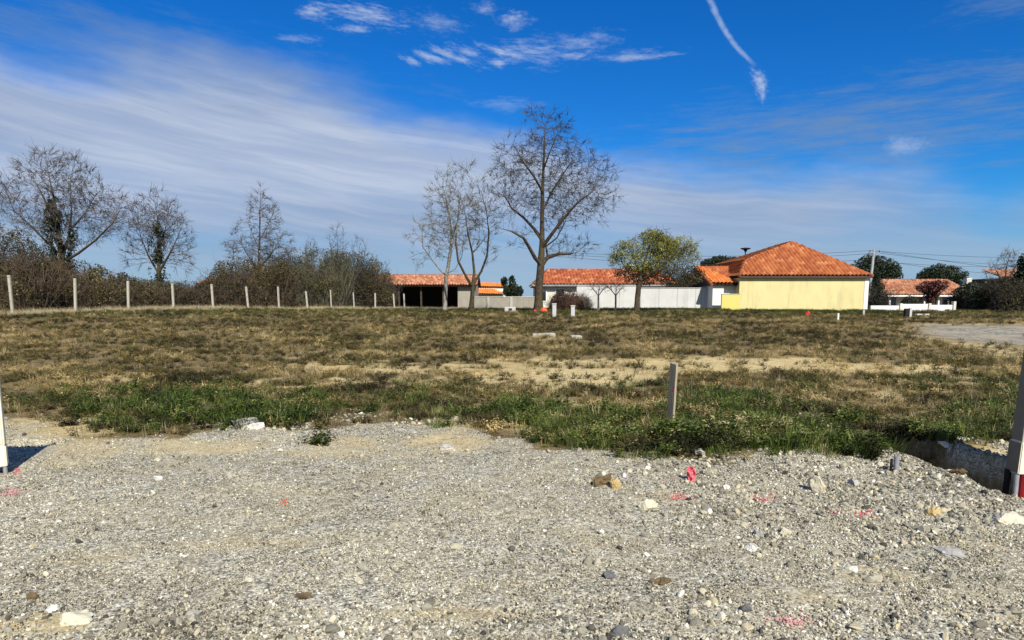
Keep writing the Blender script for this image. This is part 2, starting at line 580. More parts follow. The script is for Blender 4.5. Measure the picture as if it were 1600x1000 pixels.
def ground_mesh():
    ys = [-8 + i * 0.4 for i in range(24)]
    y = 1.6
    while y < 62:
        ys.append(y)
        y *= 1.0115
    while y < 3500:
        ys.append(y)
        y *= 1.07
    ys = np.array(ys)
    t = np.linspace(-1, 1, 560)
    wid = 9 + 1.12 * np.maximum(ys, 0)
    Xg = t[None, :] * wid[:, None]
    Yg = np.repeat(ys[:, None], len(t), 1)
    Z = H(Xg, Yg)
    near = sst(-Yg, -12, -7)
    Z = Z + near * 0.018 * (fbm(Xg / 0.13, Yg / 0.13, 60, 2) - 0.5)
    V = np.stack([Xg, Yg, Z], -1).reshape(-1, 3)
    nr, nc = len(ys), len(t)
    i = np.arange(nr - 1)[:, None] * nc + np.arange(nc - 1)[None, :]
    Fq = np.stack([i, i + 1, i + nc + 1, i + nc], -1).reshape(-1, 4)
    mk = masks(V[:, 0], V[:, 1])
    return np_mesh('ground', V, Fq, smooth=True, attrs={k: ('POINT', mk[k]) for k in ('gravel', 'track', 'sand', 'green', 'scrub')})


def ground_fn(t):
    p = gen_pos(t)
    gr, tk, sa, gn, sc = (t.attr(k) for k in ('gravel', 'track', 'sand', 'green', 'scrub'))
    # fine gravel: two sizes of chips, each with its own colour
    v1 = t.voro(p, 85, 'Color')
    v2 = t.voro(p, 28, 'Color')
    s1, s2 = t.sep(v1)[0], t.sep(v2)[1]
    chip = t.m('ADD', t.m('MULTIPLY', s1, 0.7), t.m('MULTIPLY', s2, 0.3))
    gcol = t.ramp(chip, [(0.1, (0.055, 0.050, 0.040)), (0.32, (0.19, 0.178, 0.140)), (0.52, (0.345, 0.322, 0.252)), (0.78, (0.56, 0.52, 0.405)), (0.97, (0.78, 0.745, 0.62))])
    gtone = t.noise(p, 1.3, 4, 0.6)
    gcol = t.mix(t.lin(gtone, 0.44, 0.70, 0, 0.5), gcol, (0.44, 0.365, 0.225))
    gcol = t.mix(t.lin(t.noise(p, 0.55, 3, 0.6), 0.55, 0.7, 0, 0.3), gcol, (0.15, 0.14, 0.115))
    gcol = t.mix(t.ss(t.noise(p, 2.6, 5, 0.7), 0.58, 0.70, 0, .55), gcol, (0.10, 0.085, 0.06))
    # bare sandy earth
    e1 = t.noise(p, 6, 5, 0.65)
    e2 = t.noise(p, 45, 3, 0.7)
    ecol = t.mix(t.lin(e1, 0.35, 0.68), (0.42, 0.31, 0.13), (0.62, 0.50, 0.26))
    ecol = t.mix(t.ss(e2, 0.55, 0.7, 0, 0.6), ecol, (0.66, 0.58, 0.42))
    # soil under the vegetation, with litter
    f1 = t.noise(p, 3.0, 5, 0.7)
    f2 = t.noise(p, 22, 4, 0.75)
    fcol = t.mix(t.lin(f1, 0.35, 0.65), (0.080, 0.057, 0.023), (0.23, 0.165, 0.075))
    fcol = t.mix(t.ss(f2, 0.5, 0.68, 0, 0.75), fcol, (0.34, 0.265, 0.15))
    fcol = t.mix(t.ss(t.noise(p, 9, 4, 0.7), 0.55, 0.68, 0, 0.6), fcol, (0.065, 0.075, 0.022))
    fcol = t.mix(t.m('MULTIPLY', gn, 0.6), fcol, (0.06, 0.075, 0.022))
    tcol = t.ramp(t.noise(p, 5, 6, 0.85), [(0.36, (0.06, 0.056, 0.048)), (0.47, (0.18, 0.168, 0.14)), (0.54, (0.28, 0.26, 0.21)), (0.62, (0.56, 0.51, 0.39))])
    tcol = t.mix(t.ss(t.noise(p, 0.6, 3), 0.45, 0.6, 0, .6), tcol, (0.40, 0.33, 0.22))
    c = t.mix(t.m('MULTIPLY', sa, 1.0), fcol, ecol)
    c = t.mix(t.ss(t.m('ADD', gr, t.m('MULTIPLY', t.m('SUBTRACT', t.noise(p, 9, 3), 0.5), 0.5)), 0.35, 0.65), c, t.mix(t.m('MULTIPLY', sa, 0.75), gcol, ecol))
    c = t.mix(tk, c, tcol)
    h = t.m('ADD', t.m('MULTIPLY', t.voro(p, 70), -0.35), t.m('ADD', t.m('MULTIPLY', t.voro(p, 28), -0.8), t.m('MULTIPLY', t.noise(p, 30, 4, 0.7), 0.8)))
    return [c, h, 0.95]


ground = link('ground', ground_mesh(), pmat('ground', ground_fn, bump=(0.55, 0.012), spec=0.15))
tag(ground, kind='structure')


# ------------------------------------------------------------------ scattered small things (geometry nodes over fixed points)
def proto_collection(name, meshes, mat):
    c = bpy.data.collections.new(name)
    for i, me in enumerate(meshes):
        me.materials.append(mat)
        o = bpy.data.objects.new('%s_%02d' % (name, i), me)
        c.objects.link(o)
    return c


def scatter(name, P, rot, scl, idx, tint, coll, label=None):
    me = bpy.data.meshes.new(name)
    me.vertices.add(len(P))
    me.vertices.foreach_set('co', np.asarray(P, np.float32).ravel())
    for nm, arr in (('rot', rot), ('scl', scl)):
        a = me.attributes.new(nm, 'FLOAT_VECTOR', 'POINT')
        a.data.foreach_set('vector', np.asarray(arr, np.float32).ravel())
    a = me.attributes.new('pick', 'INT', 'POINT')
    a.data.foreach_set('value', np.asarray(idx, np.int32))
    a = me.attributes.new('tint', 'FLOAT', 'POINT')
    a.data.foreach_set('value', np.asarray(tint, np.float32))
    o = bpy.data.objects.new(name, me)
    col.objects.link(o)
    g = bpy.data.node_groups.new('scatter_' + name, 'GeometryNodeTree')
    g.interface.new_socket('Geometry', in_out='INPUT', socket_type='NodeSocketGeometry')
    g.interface.new_socket('Geometry', in_out='OUTPUT', socket_type='NodeSocketGeometry')
    N, L = g.nodes, g.links
    gi, go = N.new('NodeGroupInput'), N.new('NodeGroupOutput')
    ci = N.new('GeometryNodeCollectionInfo')
    ci.inputs['Collection'].default_value = coll
    ci.inputs['Separate Children'].default_value = True
    ci.inputs['Reset Children'].default_value = True
    ip = N.new('GeometryNodeInstanceOnPoints')
    ip.inputs['Pick Instance'].default_value = True

    def na(nm, typ):
        n = N.new('GeometryNodeInputNamedAttribute')
        n.data_type = typ
        n.inputs[0].default_value = nm
        return next(s for s in n.outputs if s.enabled and s.name == 'Attribute')
    L.new(gi.outputs[0], ip.inputs['Points'])
    L.new(ci.outputs[0], ip.inputs['Instance'])
    L.new(na('pick', 'INT'), ip.inputs['Instance Index'])
    L.new(na('rot', 'FLOAT_VECTOR'), ip.inputs['Rotation'])
    L.new(na('scl', 'FLOAT_VECTOR'), ip.inputs['Scale'])
    L.new(ip.outputs[0], go.inputs[0])
    md = o.modifiers.new('scatter', 'NODES')
    md.node_group = g
    o['kind'] = 'stuff'
    if label:
        o['label'] = label
    return o


def rock_mesh(seed, sub=1, flat=0.65, jag=0.28):
    r_ = random.Random(seed)
    bm = bmesh.new()
    bmesh.ops.create_icosphere(bm, subdivisions=sub, radius=0.5)
    cuts = [(Vector((r_.gauss(0, 1), r_.gauss(0, 1), r_.gauss(0, 1))).normalized(), r_.uniform(0.28, 0.42)) for _ in range(7)]
    st = (1, r_.uniform(0.65, 0.95), flat * r_.uniform(0.8, 1.2))
    for v in bm.verts:
        for n, d in cuts:                       # chip flat facets off the ball
            k = v.co.dot(n)
            if k > d:
                v.co -= n * (k - d)
        v.co *= 1 + r_.uniform(-jag, jag) * 0.35
        v.co = Vector((v.co.x * st[0], v.co.y * st[1], v.co.z * st[2]))
    me = bpy.data.meshes.new('rock')
    bm.to_mesh(me)
    bm.free()
    return me


def inst_tint(t):
    return t.attr('tint', 'INSTANCER')


def stone_fn(t):
    k = inst_tint(t)
    c = t.ramp(k, [(0.0, (0.035, 0.033, 0.028)), (0.17, (0.11, 0.104, 0.085)), (0.37, (0.25, 0.235, 0.185)), (0.6, (0.43, 0.40, 0.305)),
                   (0.76, (0.54, 0.46, 0.29)), (0.87, (0.62, 0.575, 0.445)), (0.98, (0.72, 0.69, 0.58)), (1.0, (0.80, 0.78, 0.70))])
    n = t.noise(gen_pos(t), 60, 3, 0.6)
    c = t.mix(t.lin(n, 0.3, 0.7, 0.0, 0.35), c, (0.14, 0.12, 0.09))
    return [c, n]


m_stone = pmat('gravel_stone', stone_fn, bump=(0.5, 0.004), rough=0.9, spec=0.2)
rocks = proto_collection('gravel_chip', [rock_mesh(100 + i, 1) for i in range(9)], m_stone)


def sample_ground(n, y0, y1, power, margin=1.0):
    """Random places in the wedge the photograph looks over, denser nearby (pdf ~ y^power)."""
    u = rng.random(n)
    k = power + 1
    y = (y0 ** k + u * (y1 ** k - y0 ** k)) ** (1 / k) if abs(k) > 1e-6 else y0 * (y1 / y0) ** u
    hw = 0.80 * y + margin
    x = (rng.random(n) * 2 - 1) * hw
    return x, y


def euler_rand(n, full=True, tilt=0.2):
    if full:
        return rng.random((n, 3)) * 2 * math.pi
    return np.stack([rng.normal(0, tilt, n), rng.normal(0, tilt, n), rng.random(n) * 2 * math.pi], 1)


def cluster(x, y, seed, s):
    return fbm(x / s, y / s, seed, 3)


# fine gravel
x, y = sample_ground(420000, 2.7, 10.5, 0.25, 0.8)
mk = masks(x, y)
keep = rng.random(len(x)) < np.clip(mk['gravel'] * (1 - 0.90 * mk['sand']) + 0.06 * (y < 9.5) * (dist_poly(x, y, PIT) > .4) + 0.2 * mk['sand'] * (y < 9), 0, 1) * (0.55 + 0.7 * cluster(x, y, 77, .5))
x, y = x[keep], y[keep]
mk = {k: v[keep] for k, v in mk.items()}
n = len(x)
size = 0.0065 + 0.0095 * rng.random(n) ** 2.2 + 0.02 * rng.random(n) ** 22
rough_zone = np.clip(sst(mk['X'], 930, 1250) * sst(mk['Y'], 690, 720) * sst(-mk['Y'], -900, -800) + sst(mk['Y'], 900, 980) * 0.8, 0, 1)
size *= 1 + rough_zone * rng.random(n) * 0.9
P = np.stack([x, y, H(x, y) + size * 0.12], 1)
tint = np.clip(rng.normal(0.49, 0.30, n) + (cluster(x, y, 88, 0.7) - 0.5) * 0.55, 0, 1)
scatter('gravel', P, euler_rand(n), np.repeat(size[:, None], 3, 1) * (0.75 + 0.5 * rng.random((n, 3))), rng.integers(0, 9, n), tint, rocks,
        'pale grey and buff crushed stone gravel across the foreground')

# coarse rubble: broken lumps at the right and along the edge of the grass
x, y = sample_ground(46000, 2.8, 9.6, 0.4, 0.8)
mk = masks(x, y)
X, Y = mk['X'], mk['Y']
dn = 0.03 * mk['gravel']
for e in ((1200, 745, 330, 45, .55), (1330, 720, 190, 30, .75), (1450, 800, 190, 75, .45), (1150, 790, 260, 50, .25), (400, 664, 110, 13, .9), (640, 650, 130, 22, .35), (1340, 870, 260, 60, .22), (1540, 690, 80, 35, .5),
          (1180, 650, 200, 12, .15), (70, 995, 90, 40, .4), (330, 975, 130, 30, .5), (1050, 985, 260, 35, .3), (1450, 990, 160, 40, .25), (620, 985, 140, 25, .3), (1500, 735, 60, 28, .5), (1070, 672, 40, 12, .5)):
    dn = np.maximum(dn, ell(X, Y, *e[:4]) * e[4])
keep = rng.random(len(x)) < dn * sst(cluster(x, y, 99, .35), 0.3, 0.6) * (1 - .85 * (dist_poly(x, y, PIT) < .36))
x, y = x[keep], y[keep]
n = len(x)
size = 0.026 + 0.05 * rng.random(n) ** 3
P = np.stack([x, y, H(x, y) + size * 0.15], 1)
rocks2 = proto_collection('rubble_lump', [rock_mesh(300 + i, 2, 0.6, 0.22) for i in range(8)], m_stone)
tint = np.clip(rng.normal(0.52, 0.22, n), 0, 1)
scatter('rubble', P, euler_rand(n, False, 0.5), np.repeat(size[:, None], 3, 1) * (0.7 + 0.6 * rng.random((n, 3))), rng.integers(0, 8, n), tint, rocks2,
        'broken stone lumps lying in and on the gravel')


# ---- plants of the field
def blade_mesh(seed, nb, h0, h1, wdt, spread, lean, segs=3):
    r_ = np.random.default_rng(seed)
    V, Fc = [], []
    for b in range(nb):
        a = r_.random() * 2 * math.pi
        rad = spread * math.sqrt(r_.random())
        base = np.array([math.cos(a) * rad, math.sin(a) * rad, -0.01])
        d = a + r_.normal(0, 0.7)
        out = np.array([math.cos(d), math.sin(d), 0])
        side = np.array([-math.sin(d + r_.normal(0, .5)), math.cos(d), 0])
        h = r_.uniform(h0, h1)
        ln = r_.uniform(0.2, 1.0) * lean
        w0 = wdt * r_.uniform(0.7, 1.3)
        i0 = len(V)
        for s_ in range(segs):
            t_ = s_ / segs
            c = base + out * (h * ln * t_ ** 1.8) + np.array([0, 0, h * t_ * (1 - 0.25 * ln * t_)])
            ww = w0 * (1 - 0.6 * t_)
            V += [c - side * ww, c + side * ww]
        V.append(base + out * h * ln + np.array([0, 0, h * (1 - 0.25 * ln)]))
        for s_ in range(segs - 1):
            k = i0 + 2 * s_
            Fc.append((k, k + 1, k + 3, k + 2))
        k = i0 + 2 * (segs - 1)
        Fc.append((k, k + 1, k + 2))
    me = bpy.data.meshes.new('blades')
    me.from_pydata([tuple(v) for v in V], [], Fc)
    return me


def herb_mesh(seed, stems, h, leaf, spread):
    """A low broad-leaved weed: thin stems carrying small bent leaves."""
    r_ = np.random.default_rng(seed)
    V, Fc = [], []
    for s_ in range(stems):
        a = r_.random() * 2 * math.pi
        tip = np.array([math.cos(a), math.sin(a), 0]) * spread * r_.uniform(0.2, 1) + np.array([0, 0, h * r_.uniform(0.35, 1)])
        nl = r_.integers(4, 8)
        for q in range(nl):
            t_ = (q + 1) / nl
            c = tip * t_
            b = r_.random() * 2 * math.pi
            o_ = np.array([math.cos(b), math.sin(b), r_.uniform(-0.2, 0.7)])
            o_ /= np.linalg.norm(o_)
            sd = np.cross(o_, [0, 0, 1.0]); sd /= np.linalg.norm(sd)
            L_ = leaf * r_.uniform(0.5, 1.2)
            i0 = len(V)
            V += [c, c + o_ * L_ * .5 + sd * L_ * .28 + [0, 0, L_ * .1], c + o_ * L_ - [0, 0, L_ * .15], c + o_ * L_ * .5 - sd * L_ * .28 + [0, 0, L_ * .1]]
            Fc.append((i0, i0 + 1, i0 + 2, i0 + 3))
        i0 = len(V)
        V += [np.array([0.002, 0, 0]), np.array([-0.002, 0, 0]), tip]
        Fc.append((i0, i0 + 1, i0 + 2))
    me = bpy.data.meshes.new('herb')
    me.from_pydata([tuple(map(float, v)) for v in V], [], Fc)
    return me


def leaf_ramp(stops, tr=0.3, inst=True):
    def fn(t):
        k = inst_tint(t) if inst else t.attr('tint')
        return t.ramp(k, stops)
    return fn


m_grass = pmat('grass_blade', leaf_ramp([(0, (0.018, 0.032, 0.007)), (0.4, (0.066, 0.100, 0.016)), (0.72, (0.15, 0.19, 0.034)), (0.88, (0.28, 0.28, 0.09)), (1, (0.42, 0.35, 0.18))]), rough=0.6, transl=0.25)
m_weed = pmat('weed_leaf', leaf_ramp([(0, (0.022, 0.020, 0.008)), (0.25, (0.096, 0.066, 0.026)), (0.42, (0.070, 0.080, 0.018)), (0.60, (0.150, 0.126, 0.036)), (0.80, (0.31, 0.225, 0.088)), (1, (0.60, 0.46, 0.22))]), rough=0.75, transl=0.15)
m_straw = pmat('straw_blade', leaf_ramp([(0, (0.22, 0.16, 0.075)), (0.5, (0.42, 0.33, 0.18)), (1, (0.62, 0.53, 0.36))]), rough=0.7, transl=0.2)
m_dark = pmat('dark_weed_leaf', leaf_ramp([(0, (0.010, 0.012, 0.006)), (0.5, (0.032, 0.034, 0.015)), (1, (0.085, 0.075, 0.040))]), rough=0.95, transl=0.05, spec=0.05)

c_grass = proto_collection('grass_tuft', [blade_mesh(i, 20, 0.06, 0.17, 0.0032, 0.08, 0.9) for i in range(5)] + [herb_mesh(20 + i, 9, 0.12, 0.045, 0.12) for i in range(3)], m_grass)
c_weed = proto_collection('weed_tuft', [herb_mesh(40 + i, 12, 0.10, 0.035, 0.14) for i in range(4)] + [blade_mesh(60 + i, 16, 0.05, 0.15, 0.0028, 0.09, 0.9) for i in range(4)], m_weed)
c_straw = proto_collection('straw_tuft', [blade_mesh(80 + i, 7, 0.10, 0.30, 0.0024, 0.07, 0.6) for i in range(4)], m_straw)
c_dark = proto_collection('dark_tuft', [herb_mesh(120 + i, 9, 0.16, 0.04, 0.15) for i in range(4)], m_dark)


def plant_layer(name, n, y0, y1, power, prob, size, coll, ncoll, tintf, label, tilt=0.15):
    x, y = sample_ground(n, y0, y1, power, 1.5)
    mk = masks(x, y)
    keep = rng.random(n) < prob(x, y, mk)
    x, y = x[keep], y[keep]
    mk = {k: v[keep] for k, v in mk.items()}
    m_ = len(x)
    s = size(x, y, mk, m_)
    P = np.stack([x, y, H(x, y)], 1)
    sc = np.stack([s * (0.8 + .4 * rng.random(m_)), s * (0.8 + .4 * rng.random(m_)), s * (0.75 + .5 * rng.random(m_))], 1)
    # real blades thicken into clumps far away
    return scatter(name, P, euler_rand(m_, False, tilt), sc, rng.integers(0, ncoll, m_), np.clip(tintf(x, y, mk, m_), 0, 1), coll, label)


plant_layer('grass', 85000, 6.3, 62, -0.75,
            lambda x, y, k: np.clip(k['green'] * 1.0 * sst(cluster(x, y, 5, .38), .38, .58), 0, 1) * np.where(y > 16, .55, 1) * (dist_poly(x, y, PIT) > 0.42),
            lambda x, y, k, m_: (0.30 + 1.60 * cluster(x, y, 12, .40)) * np.where(y > 14, 1.0, 0.95) * (0.7 + 0.5 * k['green']),
            c_grass, 8, lambda x, y, k, m_: rng.normal(0.43, 0.25, m_) + (cluster(x, y, 15, .8) - .5) * .8, 'short green grass growing in a band behind the gravel')
plant_layer('weeds', 105000, 7.3, 64, -0.55,
            lambda x, y, k: np.clip(k['scrub'] * 1.0 * sst(cluster(x, y, 6, .45) + 0.04, .34, .6), 0, 1) * (dist_poly(x, y, PIT) > 0.4),
            lambda x, y, k, m_: (0.6 + 0.6 * cluster(x, y, 13, 1.1)) * (1 + 0.012 * y),
            c_weed, 8, lambda x, y, k, m_: rng.normal(0.47, 0.27, m_) + (cluster(x, y, 16, 1.3) - .5) * 1.5 - .1 * k['green'], 'brown and olive low weeds covering the empty field')
plant_layer('dry_grass', 26000, 7.2, 60, -0.4,
            lambda x, y, k: np.clip((k['scrub'] + .5 * k['green']) * (0.14 + 0.8 * sst(cluster(x, y, 8, 3.5), .52, .68)), 0, 1),
            lambda x, y, k, m_: 0.45 + 0.5 * rng.random(m_),
            c_straw, 4, lambda x, y, k, m_: rng.normal(0.4, 0.25, m_), 'thin straw coloured dry grass stems standing in the field')


# ------------------------------------------------------------------ building blocks for the buildings
def plaster(name, base, dirt, streaks=0.25, scale=1.0):
    def fn(t):
        p = gen_pos(t)
        x_, y_, z_ = t.sep(p)
        n = t.noise(p, 1.2 * scale, 4, 0.6)
        st = t.noise(t.comb(t.m('MULTIPLY', x_, 2.6), t.m('MULTIPLY', y_, 2.6), t.m('MULTIPLY', z_, 0.35)), 1.0, 4, 0.65)
        c = t.mix(t.lin(n, 0.35, 0.7, 0, 0.3), base, dirt)
        c = t.mix(t.ss(st, 0.48, 0.72, 0, streaks), c, dirt)
        return [c, t.noise(p, 40, 3, 0.6)]
    return pmat(name, fn, bump=(0.25, 0.01), rough=0.9, spec=0.15)


m_yellow = plaster('yellow_render', (0.68, 0.575, 0.29), (0.44, 0.41, 0.22), 0.6)
m_yellow2 = plaster('bright_yellow_render', (0.68, 0.57, 0.17), (0.5, 0.42, 0.17), 0.2)
m_white = plaster('white_render', (0.76, 0.75, 0.72), (0.55, 0.54, 0.5), 0.25)
m_whitegrey = plaster('weathered_white_render', (0.58, 0.575, 0.56), (0.36, 0.36, 0.34), 0.5)
m_cream = plaster('cream_render', (0.66, 0.63, 0.55), (0.45, 0.42, 0.36), 0.3)
m_block = plaster('concrete_block', (0.34, 0.31, 0.26), (0.20, 0.18, 0.15), 0.4, 2)
m_conc = plaster('concrete', (0.48, 0.46, 0.41), (0.30, 0.28, 0.24), 0.4, 3)
m_darkwood = pmat('dark_timber', mottled((0.035, 0.028, 0.022), (0.07, 0.055, 0.042), 6), rough=0.9)
m_fascia = pmat('brown_fascia', mottled((0.05, 0.03, 0.022), (0.08, 0.05, 0.035), 3), rough=0.7)
m_redwood = pmat('dark_red_paint', mottled((0.11, 0.025, 0.022), (0.16, 0.04, 0.03), 3), rough=0.7)
m_glass = pmat('window_glass', lambda t: (0.02, 0.025, 0.03), rough=0.08, spec=0.6)
m_zinc = pmat('grey_metal', mottled((0.20, 0.20, 0.21), (0.32, 0.32, 0.33), 5), rough=0.5)
m_blackpl = pmat('black_plastic', mottled((0.012, 0.012, 0.013), (0.03, 0.03, 0.03), 8), rough=0.8, spec=0.1)
m_wire = pmat('wire', lambda t: (0.06, 0.06, 0.065), rough=0.6)


def tile_mat(name, stops, moss=0.25):
    def fn(t):
        c = t.ramp(t.attr('tile'), stops)
        n = t.noise(gen_pos(t), 1.1, 4, 0.65)
        c = t.mix(t.ss(n, 0.5, 0.72, 0, moss * .6), c, (0.12, 0.085, 0.05))
        return c
    return pmat(name, fn, rough=0.85, spec=0.2)


m_tile = tile_mat('orange_roof_tile', [(0, (0.28, 0.080, 0.032)), (0.5, (0.36, 0.110, 0.042)), (0.85, (0.42, 0.140, 0.052)), (1, (0.50, 0.21, 0.095))], 0.04)
m_tile_bright = tile_mat('bright_orange_roof_tile', [(0, (0.50, 0.13, 0.028)), (1, (0.64, 0.22, 0.05))], 0.05)
m_tile_old = tile_mat('faded_roof_tile', [(0, (0.22, 0.085, 0.045)), (0.5, (0.36, 0.15, 0.085)), (1, (0.50, 0.27, 0.17))], 0.4)
m_tile_red = tile_mat('mottled_red_roof_tile', [(0, (0.22, 0.055, 0.026)), (0.5, (0.33, 0.09, 0.04)), (0.85, (0.42, 0.14, 0.06)), (1, (0.50, 0.28, 0.16))], 0.35)


def tiled_plane(poly, up_hint=(0, 0, 1), pu=0.30, pv=0.45, amp=0.13, step=0.06, seed=1, spc=6):
    """Half-round tiles on a planar polygon (world points, first edge along the eave). Returns verts, quads, tint per quad."""
    P = [Vector(p) for p in poly]
    O = P[0]
    u = (P[1] - P[0]).normalized()
    n = None
    for i in range(2, len(P)):
        n = u.cross(P[i] - O)
        if n.length > 1e-6:
            break
    n.normalize()
    if n.z < 0:
        n = -n
    v = n.cross(u)
    if v.z < 0:
        v = -v
    UV = np.array([((p - O).dot(u), (p - O).dot(v)) for p in P])
    u0, u1, v1 = UV[:, 0].min(), UV[:, 0].max(), UV[:, 1].max()
    nu = max(2, int(math.ceil((u1 - u0) / pu))) * spc
    nr = max(1, int(math.ceil(v1 / pv)))
    us = u0 + np.arange(nu + 1) / spc * pu
    vs_, lift = [], []
    for r_ in range(nr):
        vs_ += [r_ * pv, (r_ + 1) * pv - 0.001]
        lift += [step, 0.0]
    vs_, lift = np.array(vs_), np.array(lift)
    U, V_ = np.meshgrid(us, vs_)
    ph = (U - u0) / pu * 2 * math.pi
    hgt = amp * (0.5 - 0.5 * np.cos(ph)) ** 0.42 + np.repeat(lift[:, None], len(us), 1)
    W = np.array(O)[None, None] + U[..., None] * np.array(u) + V_[..., None] * np.array(v) + hgt[..., None] * np.array(n)
    i = np.arange(len(vs_) - 1)[:, None] * len(us) + np.arange(len(us) - 1)[None, :]
    Fq = np.stack([i, i + 1, i + len(us) + 1, i + len(us)], -1).reshape(-1, 4)
    cu = (U[:-1, :-1] + U[1:, 1:]).ravel() / 2
    cv = (V_[:-1, :-1] + V_[1:, 1:]).ravel() / 2
    inside = np.zeros(len(cu), bool)
    m_ = len(UV)
    for a in range(m_):
        x0, y0 = UV[a]; x1, y1 = UV[(a + 1) % m_]
        cond = ((y0 > cv) != (y1 > cv)) & (cu < (x1 - x0) * (cv - y0) / ((y1 - y0) if abs(y1 - y0) > 1e-9 else 1e-9) + x0)
        inside ^= cond
    ti = np.floor((cu - u0) / pu), np.floor(cv / pv)
    tint = _h(ti[0], ti[1], seed)
    return W.reshape(-1, 3), Fq[inside], tint[inside]


def roof_part(planes, mat, parent, seed=1, **kw):
    V, Fq, T, b = [], [], [], 0
    for k, pl in enumerate(planes):
        v, f, t_ = tiled_plane(pl, seed=seed + k, **kw)
        V.append(v); Fq.append(f + b); T.append(t_)
        b += len(v)
    me = np_mesh('roof_tiles', np.concatenate(V), np.concatenate(Fq), attrs={'tile': ('FACE', np.concatenate(T))})
    rf = link('roof', me, mat, parent)
    # the boarding under the tiles closes the roof
    m2 = MB()
    for pl in planes:
        P = [Vector(p) - Vector((0, 0, 0.05)) for p in pl]
        m2.quad(*P)
    ub = m2.build('roof_boarding', m_fascia, parent)
    rf['kind'] = 'stuff'
    return rf


def caps(lines, mat, parent, r=0.12, name='ridge_cap'):
    for a, b in lines:
        a, b = Vector(a), Vector(b)
        n_ = max(1, int((b - a).length / 0.4))
        m_ = MB()
        for k in range(n_):
            p, q = a.lerp(b, k / n_), a.lerp(b, (k + 1.06) / n_)
            m_.tube([p + Vector((0, 0, 0.04)), q + Vector((0, 0, 0.02))], [r, r * 0.85], 8)
        me_o = m_.build(name, mat, parent, smooth=False)
        a_ = me_o.data.attributes.new('tile', 'FLOAT', 'FACE')
        rr_ = random.Random(len(me_o.data.polygons))
        a_.data.foreach_set('value', [rr_.random() for _ in me_o.data.polygons])


# ------------------------------------------------------------------ yellow house
GZ = 0.62
root = empty('yellow_house', (22.6, 52, 0.6))
tag(root, 'pale yellow rendered house with a steep orange tiled hip roof', 'house')
yl, yr = at(1156, 434, 52).x, at(1358, 434, 52).x
ez = at(1200, 434, 52).z
MB().box(yl, yr - 0.32, 52, 64, GZ - 0.6, ez).build('wall', m_yellow, root)
MB().box(yr - 0.318, yr, 51.97, 64, GZ - 0.6, ez - 0.02).build('corner_strip', m_white, root)
MB().box(yl - 0.1, yr + 0.12, 51.72, 51.82, ez - 0.02, ez + 0.13).build('gutter', m_fascia, root)
apex = at(1238, 379, 57.2)
L0, R0 = Vector((yl - 0.1, 51.75, ez + 0.10)), Vector((yr + 0.15, 51.75, ez + 0.10))
# the front plane contains the eave and the apex
nrm = (R0 - L0).cross(apex - L0).normalized()


def on_plane(px, py):
    d = Vector(px_dir(px, py))
    o = Vector((0, 0, EYE))
    t_ = nrm.dot(L0 - o) / nrm.dot(d)
    return o + d * t_


K0 = on_plane(1166, 407)
B0 = Vector((yl - 0.1, 64.4, ez + 0.1)); B1 = Vector((yr + 0.15, 64.4, ez + 0.1))
apx2 = Vector((apex.x, 59.2, apex.z))
Kb = Vector((K0.x, 62.4, K0.z))
roof_part([(L0, R0, apex, K0), (R0, B1, apx2, apex), (B0, L0, K0, Kb), (K0, Kb, apx2, apex), (B0, B1, apx2, Kb)], m_tile, root, 3)
caps([(R0, apex), (K0, apex), (L0, K0), (apex, apx2)], m_tile, root)

# lower wing with its own little hip roof
root = empty('house_wing', (17, 53, 0.6))
tag(root, 'low white wing with a shallow orange tiled roof left of the yellow house', 'house')
wl, wr = at(1114, 445, 52.6).x, at(1155, 445, 52.6).x
wz = at(1130, 446, 52.6).z
MB().box(wl, wl + 0.85, 52.6, 60, GZ - 0.5, wz).build('wall', m_white, root)
MB().box(wl + 0.852, wr - .01, 53.0, 60, GZ - 0.5, wz - 0.02).build('side_wall', m_white, root)
E0, E1 = Vector((wl - 0.15, 52.35, wz + 0.04)), Vector((wr + 0.0, 52.35, wz + 0.04))
r0, r1 = at(1086, 418, 57), at(1166, 416, 57)
r1.z = r0.z
roof_part([(E0, E1, r1, r0), (Vector((wl - .15, 62, wz + .04)), E0, r0), (Vector((wl - .15, 62, wz + .04)), Vector((wr + .3, 62, wz + .04)), r1, r0)], m_tile, root, 11)
rfb = roof_part([(E0 + Vector((0.1, -0.02, 0.05)), E0 + Vector((2.1, -0.02, 0.05)), r0 + Vector((0.75, -.4, -0.12)), r0 + Vector((0.1, -.05, 0.06)))], m_tile_bright, root, 15)
caps([(r0, r1), (E0, r0)], m_tile, root)
root = empty('yellow_wall', (17, 51, 0.6))
tag(root, 'short bright yellow garden wall between the white wing and yellow house', 'wall')
a, b = at(1128, 460, 51.4), at(1157, 460, 51.4)
MB().box(a.x, b.x, 51.4, 51.6, 0.3, a.z).build('wall', m_yellow2, root, bevel=0.01)
MB().box(a.x, b.x, 51.38, 51.62, a.z + .002, a.z + 0.05).build('coping', m_conc, root)

